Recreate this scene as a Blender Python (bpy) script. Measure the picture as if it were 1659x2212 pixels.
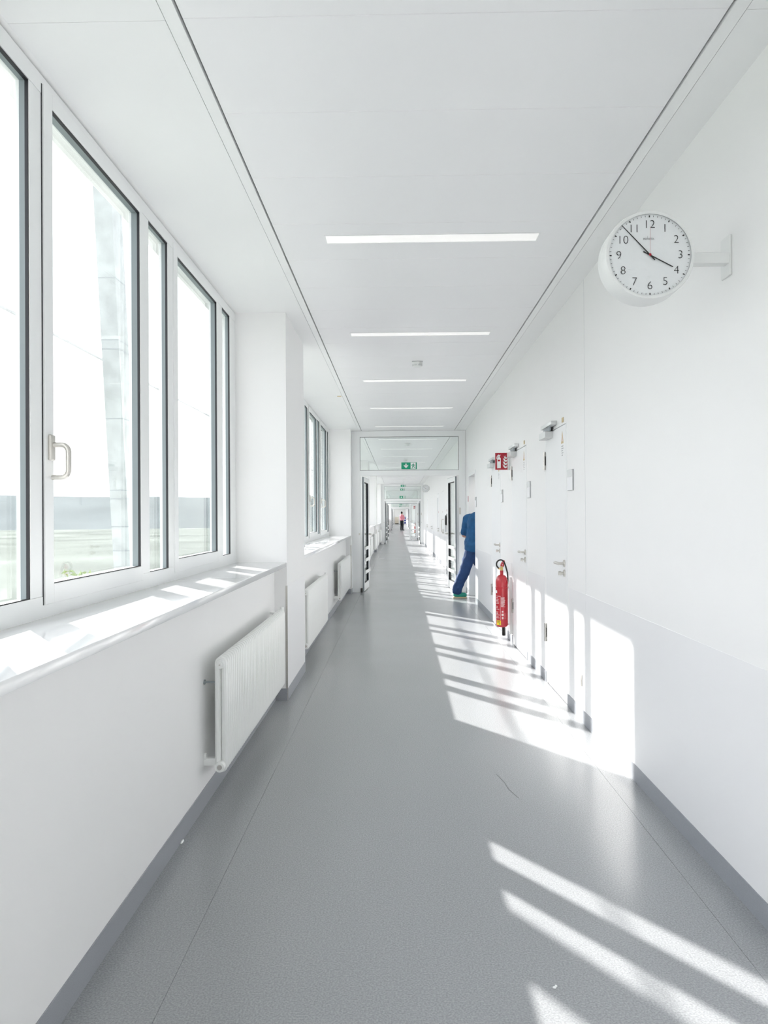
import bpy, bmesh, math, random
from mathutils import Vector, Matrix, Quaternion
random.seed(7)
scene = bpy.context.scene
C = scene.collection
for o in list(bpy.data.objects):
    bpy.data.objects.remove(o)

# ------------------------------------------------------------------ camera
def make_camera():
    yaw, pit, rol = .0196, .0051, .0061
    r = Vector((math.cos(yaw), math.sin(yaw), 0))
    f0 = Vector((-math.sin(yaw), math.cos(yaw), 0))
    z = Vector((0, 0, 1))
    fw = f0 * math.cos(pit) + z * math.sin(pit)
    up = z * math.cos(pit) - f0 * math.sin(pit)
    r2 = r * math.cos(rol) - up * math.sin(rol)
    u2 = r * math.sin(rol) + up * math.cos(rol)
    m = Matrix((r2, u2, -fw)).transposed().to_4x4()
    m.translation = (0, 0, 1.4)
    cam = bpy.data.cameras.new('camera')
    cam.sensor_fit = 'HORIZONTAL'
    cam.sensor_width = 36
    cam.lens = 1600 / 1659 * 36
    cam.clip_start, cam.clip_end = .02, 4000
    o = bpy.data.objects.new('camera', cam)
    C.objects.link(o)
    o.matrix_world = m
    scene.camera = o
make_camera()

# ------------------------------------------------------------------ sky, sun, exposure
SUN_DIR = Vector((1, -1.35, -.847)).normalized()
def make_world():
    w = bpy.data.worlds.new('sky')
    scene.world = w
    w.use_nodes = True
    nt = w.node_tree
    nt.nodes.clear()
    N, L = nt.nodes.new, nt.links.new
    tc = N('ShaderNodeTexCoord')
    sep = N('ShaderNodeSeparateXYZ')
    L(tc.outputs['Generated'], sep.inputs[0])
    ramp = N('ShaderNodeValToRGB')
    ramp.color_ramp.elements[0].position = 0.0
    ramp.color_ramp.elements[0].color = (.955, .965, .975, 1)
    ramp.color_ramp.elements[1].position = .75
    ramp.color_ramp.elements[1].color = (.82, .885, 1.0, 1)
    L(sep.outputs['Z'], ramp.inputs[0])
    mp = N('ShaderNodeMapping')
    mp.inputs['Scale'].default_value = (2.2, 2.2, 7.0)
    L(tc.outputs['Generated'], mp.inputs[0])
    no = N('ShaderNodeTexNoise')
    no.inputs['Scale'].default_value = 1.6
    no.inputs['Detail'].default_value = 7
    no.inputs['Roughness'].default_value = .58
    L(mp.outputs[0], no.inputs['Vector'])
    cr = N('ShaderNodeValToRGB')
    cr.color_ramp.elements[0].position = .44
    cr.color_ramp.elements[1].position = .66
    L(no.outputs['Fac'], cr.inputs[0])
    mix = N('ShaderNodeMix')
    mix.data_type = 'RGBA'
    L(cr.outputs[0], mix.inputs['Factor'])
    L(ramp.outputs[0], mix.inputs['A'])
    mix.inputs['B'].default_value = (1.06, 1.06, 1.05, 1)
    bg = N('ShaderNodeBackground')
    bg.inputs['Strength'].default_value = 1.6
    L(mix.outputs['Result'], bg.inputs[0])
    out = N('ShaderNodeOutputWorld')
    L(bg.outputs[0], out.inputs[0])
    s = bpy.data.lights.new('sun', 'SUN')
    s.energy = 7.6
    s.angle = math.radians(.6)
    s.color = (1, .97, .93)
    so = bpy.data.objects.new('sun', s)
    C.objects.link(so)
    so.location = (-12, 16, 12)
    so.rotation_euler = SUN_DIR.to_track_quat('-Z', 'Y').to_euler()
make_world()
vs = scene.view_settings
scene.display_settings.display_device = 'sRGB'
vs.view_transform = 'Standard'
vs.look = 'None'
vs.exposure = 0.99
vs.gamma = 1
vs.use_curve_mapping = False
cy = scene.cycles
cy.max_bounces = 11
cy.diffuse_bounces = 9
cy.glossy_bounces = 4
cy.transmission_bounces = 8
cy.transparent_max_bounces = 40
cy.caustics_reflective = True
cy.blur_glossy = .5
cy.sample_clamp_indirect = 0
cy.use_denoising = True
cy.use_adaptive_sampling = True
cy.adaptive_threshold = .09
cy.adaptive_min_samples = 24

# ------------------------------------------------------------------ materials
M = {}
def mat(name, col, rough=.5, metal=0., spec=.5, vary=.0, vscale=40., bump=0., bscale=200., coat=0.):
    m = bpy.data.materials.new(name)
    m.use_nodes = True
    nt = m.node_tree
    b = nt.nodes['Principled BSDF']
    N, L = nt.nodes.new, nt.links.new
    b.inputs['Roughness'].default_value = rough
    b.inputs['Metallic'].default_value = metal
    b.inputs['Specular IOR Level'].default_value = spec
    b.inputs['Coat Weight'].default_value = coat
    b.inputs['Coat Roughness'].default_value = .05
    tc = N('ShaderNodeTexCoord')
    no = N('ShaderNodeTexNoise')
    no.inputs['Scale'].default_value = vscale
    no.inputs['Detail'].default_value = 3
    L(tc.outputs['Object'], no.inputs['Vector'])
    rp = N('ShaderNodeValToRGB')
    v = max(vary, .004)
    rp.color_ramp.elements[0].position = .3
    rp.color_ramp.elements[1].position = .7
    rp.color_ramp.elements[0].color = tuple(max(0, c * (1 - v)) for c in col[:3]) + (1,)
    rp.color_ramp.elements[1].color = tuple(min(1, c * (1 + v)) for c in col[:3]) + (1,)
    L(no.outputs['Fac'], rp.inputs[0])
    L(rp.outputs[0], b.inputs['Base Color'])
    if bump:
        n2 = N('ShaderNodeTexNoise')
        n2.inputs['Scale'].default_value = bscale
        n2.inputs['Detail'].default_value = 4
        L(tc.outputs['Object'], n2.inputs['Vector'])
        bp = N('ShaderNodeBump')
        bp.inputs['Strength'].default_value = bump
        bp.inputs['Distance'].default_value = .002
        L(n2.outputs['Fac'], bp.inputs['Height'])
        L(bp.outputs[0], b.inputs['Normal'])
    M[name] = m
    return m

mat('wall', (.905, .902, .898), .42, spec=.4, vary=.006, vscale=2, bump=.03, bscale=300)
mat('wainscot', (.885, .884, .893), .32, spec=.45, vary=.006, vscale=2)
mat('panel', (.89, .888, .90), .38, spec=.4, vary=.006, vscale=1.5)
mat('soffit', (.905, .91, .91), .5, spec=.3, vary=.006, vscale=1.5)
mat('profile', (.90, .905, .905), .35, vary=.005)
mat('joint', (.72, .73, .74), .6)
mat('plenum', (.035, .035, .038), .9)
mat('door', (.90, .905, .91), .35, spec=.45, vary=.006, vscale=3)
mat('frame_white', (.90, .91, .91), .3, spec=.5, vary=.006, vscale=5)
mat('sill', (.90, .905, .91), .08, spec=.75, vary=.006, vscale=6)
mat('gasket', (.02, .02, .025), .5)
mat('gasket_grey', (.30, .33, .35), .5)
mat('bead', (.27, .31, .32), .5)
mat('radiator', (.89, .90, .885), .35, spec=.5, vary=.006)
mat('baseboard', (.33, .345, .375), .4, vary=.1, vscale=350, bump=.05)
mat('steel', (.62, .60, .57), .3, metal=1, vary=.05, vscale=120)
mat('alu', (.70, .71, .71), .38, metal=1, vary=.04, vscale=150)
mat('satin', (.66, .64, .60), .34, metal=.85, vary=.03, vscale=200)
mat('black', (.018, .016, .014), .45, vary=.1)
mat('red', (.52, .022, .035), .26, spec=.6, vary=.05, vscale=8, coat=.3)
mat('sign_red', (.42, .012, .03), .4, vary=.02)
mat('sign_green', (.0, .33, .18), .4, vary=.02)
mat('sign_white', (.88, .89, .89), .4)
mat('print_grey', (.46, .47, .48), .6)
mat('print_dark', (.03, .03, .03), .5)
mat('print_pale', (.80, .62, .62), .5)
mat('sticker_yellow', (.90, .62, .02), .45)
mat('sticker_tan', (.62, .48, .24), .5)
mat('brass', (.72, .52, .22), .3, metal=.8, vary=.05)
mat('plastic_white', (.84, .85, .84), .4)
mat('plastic_grey', (.50, .51, .52), .4)
mat('plate_glass', (.80, .82, .82), .2, spec=.6)
mat('plate_paper', (.88, .88, .90), .35, spec=.5)
mat('clock_face', (.84, .86, .87), .35)
mat('concrete', (.43, .46, .457), .8, vary=.16, vscale=9, bump=.4, bscale=25)
mat('scrub_top', (.010, .088, .225), .8, vary=.15, vscale=14, bump=.5, bscale=18)
mat('scrub_trousers', (.014, .048, .150), .8, vary=.15, vscale=14, bump=.5, bscale=18)
mat('skin', (.56, .30, .21), .5, vary=.05, vscale=20)
mat('hair', (.012, .010, .010), .6, vary=.2)
mat('clog', (.01, .26, .20), .45, vary=.05)
mat('clog_sole', (.55, .46, .30), .6)
mat('shirt_pink', (.72, .26, .32), .8, vary=.12, vscale=20)
mat('trousers_dark', (.012, .014, .022), .8, vary=.1)
mat('shoe_dark', (.03, .03, .035), .5)
mat('shoe_sole', (.7, .7, .7), .5)
mat('shirt_maroon', (.22, .02, .05), .8, vary=.1)
mat('blue_cart', (.02, .05, .36), .45, vary=.1, vscale=5)
mat('cabinet', (.66, .60, .50), .5, vary=.03)
mat('scuff', (.13, .135, .14), .6)
mat('ground', (.175, .19, .17), 1.0, spec=0, vary=.3, vscale=.02)
mat('hill', (.155, .172, .172), 1.0, spec=0, vary=.2, vscale=.006)
mat('leaf', (.24, .32, .12), .8, vary=.3, vscale=4)
mat('bark', (.22, .17, .12), .9, vary=.2)

def make_floor_mat():
    m = mat('vinyl', (.5, .5, .5), .2, spec=.5)
    nt = m.node_tree
    b = nt.nodes['Principled BSDF']
    N, L = nt.nodes.new, nt.links.new
    tc = N('ShaderNodeTexCoord')
    big = N('ShaderNodeTexNoise'); big.inputs['Scale'].default_value = 1.3; big.inputs['Detail'].default_value = 3
    vo = N('ShaderNodeTexVoronoi'); vo.inputs['Scale'].default_value = 260
    fine = N('ShaderNodeTexNoise'); fine.inputs['Scale'].default_value = 170; fine.inputs['Detail'].default_value = 2
    for n in (big, vo, fine):
        L(tc.outputs['Object'], n.inputs['Vector'])
    r1 = N('ShaderNodeValToRGB')
    r1.color_ramp.elements[0].position = .32
    r1.color_ramp.elements[0].color = (.30, .308, .318, 1)
    r1.color_ramp.elements[1].position = .68
    r1.color_ramp.elements[1].color = (.42, .428, .438, 1)
    L(fine.outputs['Fac'], r1.inputs[0])
    mx = N('ShaderNodeMix'); mx.data_type = 'RGBA'; mx.blend_type = 'MULTIPLY'
    mx.inputs['Factor'].default_value = .35
    L(r1.outputs[0], mx.inputs['A'])
    bw = N('ShaderNodeValToRGB')
    bw.color_ramp.elements[0].color = (.75, .77, .8, 1)
    bw.color_ramp.elements[1].color = (1.0, 1.0, 1.0, 1)
    L(vo.outputs['Color'], bw.inputs[0])
    L(bw.outputs[0], mx.inputs['B'])
    L(mx.outputs['Result'], b.inputs['Base Color'])
    rr = N('ShaderNodeMapRange')
    rr.inputs['To Min'].default_value = .20
    rr.inputs['To Max'].default_value = .30
    L(big.outputs['Fac'], rr.inputs['Value'])
    L(rr.outputs[0], b.inputs['Roughness'])
    bp = N('ShaderNodeBump'); bp.inputs['Strength'].default_value = .06; bp.inputs['Distance'].default_value = .001
    L(fine.outputs['Fac'], bp.inputs['Height'])
    L(bp.outputs[0], b.inputs['Normal'])
make_floor_mat()

def make_glass(name, tint, ior=1.45):
    m = bpy.data.materials.new(name)
    m.use_nodes = True
    nt = m.node_tree
    nt.nodes.clear()
    N, L = nt.nodes.new, nt.links.new
    tr = N('ShaderNodeBsdfTransparent'); tr.inputs[0].default_value = tint + (1,)
    gl = N('ShaderNodeBsdfGlossy'); gl.inputs['Roughness'].default_value = .0
    gl.inputs[0].default_value = (.95, .97, .96, 1)
    fr = N('ShaderNodeFresnel')
    ge = N('ShaderNodeNewGeometry')
    mr = N('ShaderNodeMapRange'); mr.inputs['To Min'].default_value = ior; mr.inputs['To Max'].default_value = 1 / ior
    L(ge.outputs['Backfacing'], mr.inputs['Value']); L(mr.outputs[0], fr.inputs[0])
    mx = N('ShaderNodeMixShader')
    L(fr.outputs[0], mx.inputs[0]); L(tr.outputs[0], mx.inputs[1]); L(gl.outputs[0], mx.inputs[2])
    out = N('ShaderNodeOutputMaterial'); L(mx.outputs[0], out.inputs[0])
    M[name] = m
make_glass('glass', (.975, .98, .98))
make_glass('glass_door', (.95, .972, .964))

def make_emit(name, col, s):
    m = bpy.data.materials.new(name)
    m.use_nodes = True
    b = m.node_tree.nodes['Principled BSDF']
    b.inputs['Base Color'].default_value = (.85, .85, .85, 1)
    b.inputs['Emission Color'].default_value = col + (1,)
    b.inputs['Emission Strength'].default_value = s
    if s < 1:
        m.cycles.emission_sampling = 'NONE'      # weak lamps: found by bounces alone, no light sampling spent on them
    M[name] = m
make_emit('room_fill', (1, .97, .94), 6.0)  # glow of the added, unseen fill panel in the side room
make_emit('lamp', (1, .965, .93), .2)

# ------------------------------------------------------------------ mesh helpers
class MB:
    def __init__(s):
        s.v, s.f, s.mi = [], [], []
    def add(s, verts, faces, mi=0):
        n = len(s.v)
        s.v += [tuple(v) for v in verts]
        s.f += [tuple(i + n for i in f) for f in faces]
        s.mi += [mi] * len(faces)
        return s
    def box(s, x0, x1, y0, y1, z0, z1, mi=0):
        v = [(x0, y0, z0), (x1, y0, z0), (x1, y1, z0), (x0, y1, z0), (x0, y0, z1), (x1, y0, z1), (x1, y1, z1), (x0, y1, z1)]
        return s.add(v, [(0, 3, 2, 1), (4, 5, 6, 7), (0, 1, 5, 4), (1, 2, 6, 5), (2, 3, 7, 6), (3, 0, 4, 7)], mi)
    def bbox(s, x0, x1, y0, y1, z0, z1, b=.004, seg=2, mi=0):
        bm = bmesh.new()
        t = MB().box(x0, x1, y0, y1, z0, z1)
        vs_ = [bm.verts.new(p) for p in t.v]
        for f in t.f:
            bm.faces.new([vs_[i] for i in f])
        bmesh.ops.bevel(bm, geom=bm.edges[:], offset=b, segments=seg, affect='EDGES', profile=.5)
        bm.verts.index_update()
        s.add([v.co for v in bm.verts], [[v.index for v in f.verts] for f in bm.faces], mi)
        bm.free()
        return s
    def prism(s, poly, axis, a, b, mi=0):
        """polygon of 2-D points extruded along an axis from a to b"""
        def P(p, t):
            return {'x': (t, p[0], p[1]), 'y': (p[0], t, p[1]), 'z': (p[0], p[1], t)}[axis]
        n = len(poly)
        v = [P(p, a) for p in poly] + [P(p, b) for p in poly]
        f = [tuple(range(n - 1, -1, -1)), tuple(range(n, 2 * n))]
        f += [(i, (i + 1) % n, n + (i + 1) % n, n + i) for i in range(n)]
        return s.add(v, f, mi)
    def tube(s, pts, r, sides=10, closed=False, cap=True, mi=0):
        pts = [Vector(p) for p in pts]
        n = len(pts)
        rs = r if isinstance(r, (list, tuple)) else [r] * n
        V, prev = [], None
        for i in range(n):
            a = pts[(i - 1) % n] if (closed or i > 0) else pts[i]
            b = pts[(i + 1) % n] if (closed or i < n - 1) else pts[i]
            t = (b - a).normalized()
            if prev is None:
                nrm = t.orthogonal().normalized()
            else:
                nrm = (prev - t * prev.dot(t))
                nrm = nrm.normalized() if nrm.length > 1e-6 else t.orthogonal().normalized()
            prev = nrm
            bi = t.cross(nrm)
            for k in range(sides):
                ang = 2 * math.pi * k / sides
                V.append(pts[i] + (nrm * math.cos(ang) + bi * math.sin(ang)) * rs[i])
        F = []
        for i in range(n if closed else n - 1):
            j = (i + 1) % n
            for k in range(sides):
                k2 = (k + 1) % sides
                F.append((i * sides + k, i * sides + k2, j * sides + k2, j * sides + k))
        if not closed and cap:
            F.append(tuple(range(sides - 1, -1, -1)))
            F.append(tuple((n - 1) * sides + k for k in range(sides)))
        return s.add(V, F, mi)
    def cyl(s, a, b, r, sides=16, r2=None, mi=0):
        return s.tube([a, b], [r, r if r2 is None else r2], sides, mi=mi)
    def lathe(s, prof, sides=28, c=(0, 0, 0), axis='z', mi=0, ends=True):
        V, F = [], []
        for (r, h) in prof:
            for k in range(sides):
                a = 2 * math.pi * k / sides
                p = (r * math.cos(a), r * math.sin(a), h)
                if axis == 'y':
                    p = (p[0], p[2], p[1])
                elif axis == 'x':
                    p = (p[2], p[0], p[1])
                V.append((p[0] + c[0], p[1] + c[1], p[2] + c[2]))
        for i in range(len(prof) - 1):
            for k in range(sides):
                k2 = (k + 1) % sides
                F.append((i * sides + k, i * sides + k2, (i + 1) * sides + k2, (i + 1) * sides + k))
        if ends:
            F.append(tuple(range(sides - 1, -1, -1)))
            F.append(tuple((len(prof) - 1) * sides + k for k in range(sides)))
        return s.add(V, F, mi)
    def ell(s, c, r, rot=None, seg=14, rings=9, mi=0):
        V, F = [], []
        for i in range(rings + 1):
            th = math.pi * i / rings
            for k in range(seg):
                ph = 2 * math.pi * k / seg
                p = Vector((r[0] * math.sin(th) * math.cos(ph), r[1] * math.sin(th) * math.sin(ph), r[2] * math.cos(th)))
                if rot is not None:
                    p = rot @ p
                V.append(p + Vector(c))
        for i in range(rings):
            for k in range(seg):
                k2 = (k + 1) % seg
                F.append((i * seg + k, (i + 1) * seg + k, (i + 1) * seg + k2, i * seg + k2))
        return s.add(V, F, mi)
    def cap(s, a, b, ra, rb, sides=12, mi=0):
        """tapered capsule"""
        a, b = Vector(a), Vector(b)
        d = (b - a).normalized()
        pts, rs = [], []
        for k in range(5):
            t = math.pi / 2 * k / 4
            pts.append(a - d * ra * math.cos(t)); rs.append(max(ra * math.sin(t), 1e-4))
        for k in range(5):
            t = math.pi / 2 * k / 4
            pts.append(b + d * rb * math.sin(t)); rs.append(max(rb * math.cos(t), 1e-4))
        return s.tube(pts, rs, sides, mi=mi)
    def data(s, name, mats, smooth=False):
        me = bpy.data.meshes.new(name)
        me.from_pydata(s.v, [], s.f)
        bm = bmesh.new(); bm.from_mesh(me)
        bmesh.ops.recalc_face_normals(bm, faces=bm.faces)
        bm.to_mesh(me); bm.free()
        for m in (mats if isinstance(mats, (list, tuple)) else [mats]):
            me.materials.append(M[m])
        for p, i in zip(me.polygons, s.mi):
            p.material_index = i
        if smooth:
            for p in me.polygons:
                p.use_smooth = True
            try:
                me.set_sharp_from_angle(angle=math.radians(40))
            except Exception:
                pass
        return me
    def build(s, name, mats, parent=None, smooth=False, loc=None):
        return link(name, s.data(name, mats, smooth), parent, loc)

def link(name, me, parent=None, loc=None):
    o = bpy.data.objects.new(name, me)
    C.objects.link(o)
    if parent is not None:
        o.parent = parent
        o.matrix_parent_inverse = parent.matrix_basis.inverted()
    if loc is not None:
        o.location = loc
    return o
def tag(o, label=None, cat=None, group=None, kind=None):
    if label: o['label'] = label
    if cat: o['category'] = cat
    if group: o['group'] = group
    if kind: o['kind'] = kind
    return o
def empty(name, loc=(0, 0, 0)):
    o = bpy.data.objects.new(name, None)
    C.objects.link(o)
    o.empty_display_size = .1
    o.location = loc
    return o
def thing(name, label, cat, loc=(0, 0, 0), group=None):
    """an Empty at the thing's base; its parts are built in world coordinates"""
    return tag(empty(name, loc), label, cat, group)
def struct(name, loc=(0, 0, 0), label=None):
    return tag(empty(name, loc), label, None, None, 'structure')
def copy_tree(o, d, parent=None):
    c = o.copy(); C.objects.link(c)
    if parent is None:
        c.location = Vector(o.location) + Vector(d)
    else:
        c.parent = parent
    for ch in o.children:
        copy_tree(ch, d, c)
    return c
def fix_copy(c):
    for ch in c.children:
        ch.matrix_parent_inverse = ch.matrix_parent_inverse.copy()

def text_mesh(txt, size, mats, extr=.0004, align='CENTER', bold=0.):
    cu = bpy.data.curves.new('text', 'FONT')
    cu.body = txt; cu.size = size; cu.extrude = extr
    cu.align_x = align; cu.align_y = 'CENTER'; cu.offset = bold
    o = bpy.data.objects.new('text', cu); C.objects.link(o)
    dg = bpy.context.evaluated_depsgraph_get()
    me = bpy.data.meshes.new_from_object(o.evaluated_get(dg))
    bpy.data.objects.remove(o); bpy.data.curves.remove(cu)
    me.materials.clear(); me.materials.append(M[mats])
    return me

def blob(name, mb, m, parent, voxel=.012, smooth=3, folds=0., hem=None):
    """fuse overlapping shapes into one continuous skin"""
    me = mb.data(name + '_src', m)
    o = bpy.data.objects.new('tmp', me); C.objects.link(o)
    r = o.modifiers.new('r', 'REMESH'); r.mode = 'VOXEL'; r.voxel_size = voxel
    sm = o.modifiers.new('s', 'SMOOTH'); sm.iterations = smooth; sm.factor = .5
    if folds:                                   # cloth creases
        tx = bpy.data.textures.new('cloth', 'CLOUDS'); tx.noise_scale = .11; tx.noise_depth = 1
        dm = o.modifiers.new('d', 'DISPLACE'); dm.texture = tx; dm.strength = folds; dm.mid_level = .5
        dm.texture_coords = 'GLOBAL'
    dg = bpy.context.evaluated_depsgraph_get()
    out = bpy.data.meshes.new_from_object(o.evaluated_get(dg))
    bpy.data.objects.remove(o)
    if hem is not None:                         # flat hem
        for v in out.vertices:
            if v.co.z < hem(v.co):
                v.co.z = hem(v.co)
    out.materials.clear(); out.materials.append(M[m])
    for p in out.polygons:
        p.use_smooth = True
        p.material_index = 0
    return link(name, out, parent)

# ------------------------------------------------------------------ dimensions of the corridor
XR, XL, XP, XW = 1.235, -.948, -.853, -1.24      # right wall, parapet, pillar face, window face
ZC, ZS = 2.955, 1.05                              # ceiling, sill
GL, GR = -.673, 1.035                             # ceiling panel edges
YB, YE = -9.0, 128.5                              # corridor ends
BAY0, PITCH, WIN = 5.63, 7.66, 6.61               # far end of the first window bay, bay pitch, bay width
F1, F2, F2B, F3, F3B = 13.6, 36.6, 43.1, 71.5, 78.0

# ------------------------------------------------------------------ floor
def make_floor():
    fl = MB().box(-1.4, 4.0, YB - .2, YE + .2, -.2, -.003).build('floor', 'vinyl')
    tag(fl, kind='structure')
    g = .0006
    xs = [(-.853 - .1, -.69), (-.69, 1.09), (1.09, XR)]
    for (a, b), cuts in zip(xs, ([YB, 3.935, F1, 28.0, F2, YE], [YB, F1, F2, YE], [YB, F1, F2, YE])):
        for y0, y1 in zip(cuts, cuts[1:]):
            MB().box(a + g, b - g, y0 + g, y1 - g, -.003, 0).build('vinyl_sheet', 'vinyl', fl)
    MB().box(XR, 3.0, 11.2, 13.3, -.003, 0).build('vinyl_sheet', 'vinyl', fl)
    # scuff mark
    pts = [(.52, 4.02), (.545, 3.9), (.553, 3.8), (.585, 3.68)]
    b = MB()
    for (p, q) in zip(pts, pts[1:]):
        d = Vector((q[0] - p[0], q[1] - p[1])).normalized() * .0022
        b.add([(p[0] - d.y, p[1] + d.x, .0003), (p[0] + d.y, p[1] - d.x, .0003), (q[0] + d.y, q[1] - d.x, .0003), (q[0] - d.y, q[1] + d.x, .0003)], [(0, 1, 2, 3)])
    b.build('scuff_mark', 'scuff', fl)
make_floor()

# ------------------------------------------------------------------ ceiling
def make_ceiling():
    ce = MB().box(-1.5, 1.6, YB - .2, YE + .2, ZC + .12, ZC + .4).build('ceiling', 'plenum')
    tag(ce, kind='structure')
    t = .02
    n0 = 2.291
    per = .5465
    me = MB().bbox(GL + .009, GR - .009, .0008, per - .0008, 0, t, .0015, 1).data('ceiling_panel', 'panel')
    k = math.floor((-2.5 - n0) / per)
    y = n0 + k * per
    MB().box(GL + .009, GR - .009, YB, y - .001, ZC, ZC + t).build('ceiling_panel', 'panel', ce)
    while y + per < F1:
        link('ceiling_panel', me, ce, (0, y, ZC)); y += per
    MB().box(GL + .009, GR - .009, y + .001, F1 - .005, ZC, ZC + t).build('ceiling_panel', 'panel', ce)
    y = F1 + .01
    while y + per < F2:
        link('ceiling_panel', me, ce, (0, y, ZC)); y += per
    MB().box(GL + .009, GR - .009, y + .001, YE, ZC, ZC + t).build('ceiling_panel', 'panel', ce)
    # edge profiles and side strips
    for (a, b, nm) in ((GL - .045, GL, 'edge_profile'), (GR, GR + .045, 'edge_profile')):
        for y0, y1 in ((YB, F1 - .005), (F1 + .005, YE)):
            MB().box(a, b, y0, y1, ZC - .002, ZC + .06).build(nm, 'profile', ce)
    cutsL = [YB, -1.0, 2.3, 6.16, 9.6, F1, 21.3, 29, F2, 60, 95, YE]
    for y0, y1 in zip(cutsL, cutsL[1:]):
        MB().box(-1.4, GL - .049, y0 + .0008, y1 - .0008, ZC + .001, ZC + .06).build('soffit_panel', 'soffit', ce)
        MB().box(GR + .049, XR + .02, y0 + .0008, y1 - .0008, ZC + .001, ZC + .06).build('soffit_panel', 'soffit', ce)
    # small yellow-green sticker on the left strip
    MB().box(-.785, -.735, 9.56, 9.62, ZC - .002, ZC + .001).build('sticker', 'sticker_tan', ce)
make_ceiling()

# ------------------------------------------------------------------ left wall with window bays
BAYS = []
k = -2
while True:
    e = BAY0 + PITCH * (k + 0) if k <= 0 else BAY0 + PITCH * k
    if e - WIN > YE:
        break
    BAYS.append((e - WIN, min(e, YE - .3)))
    k += 1
BAYS = [b for b in BAYS if b[1] > YB and b[1] - b[0] > 3]

def make_left_wall():
    w = MB()
    prev = YB - .2
    for (a, b) in BAYS:
        w.box(-1.42, XP, prev, a, 0, ZC + .12)                 # pillar
        w.box(-1.42, XL, a, b, 0, ZS - .03)                    # parapet
        w.box(-1.42, -1.22, a, b, ZC + .0005, ZC + .3)
        prev = b
    w.box(-1.42, XP, prev, YE + .2, 0, ZC + .12)
    wl = w.build('wall_left', 'wall')
    tag(wl, kind='structure')
    # impact panels and steel corner strips on the pillars
    prev = YB - .2
    for i, (a, b) in enumerate(BAYS + [(YE, YE)]):
        y0 = prev
        prev = b
        if y0 < 0:
            continue
        MB().box(XP, XP + .0025, y0 + .002, min(a, YE) - .002, .09, .872).build('wainscot_panel', 'wainscot', wl)
        if y0 < 40:
            MB().box(XP - .012, XP + .004, y0 - .003, y0 + .0005, 0.0, .872).build('corner_strip', 'steel', wl)
    # grey skirting
    bb = empty('baseboard_left'); tag(bb, kind='structure')
    prev = YB - .2
    for (a, b) in BAYS + [(YE, YE)]:
        if a > prev:
            MB().box(XP, XP + .005, prev + .001, a, 0, .09).build('skirting', 'baseboard', bb)
            MB().box(XL + .005, XP, prev - .005, prev - .0005, 0, .09).build('skirting', 'baseboard', bb)
        if b > a:
            MB().box(XL, XL + .005, a, b - .005, 0, .09).build('skirting', 'baseboard', bb)
        prev = b
make_left_wall()

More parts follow.
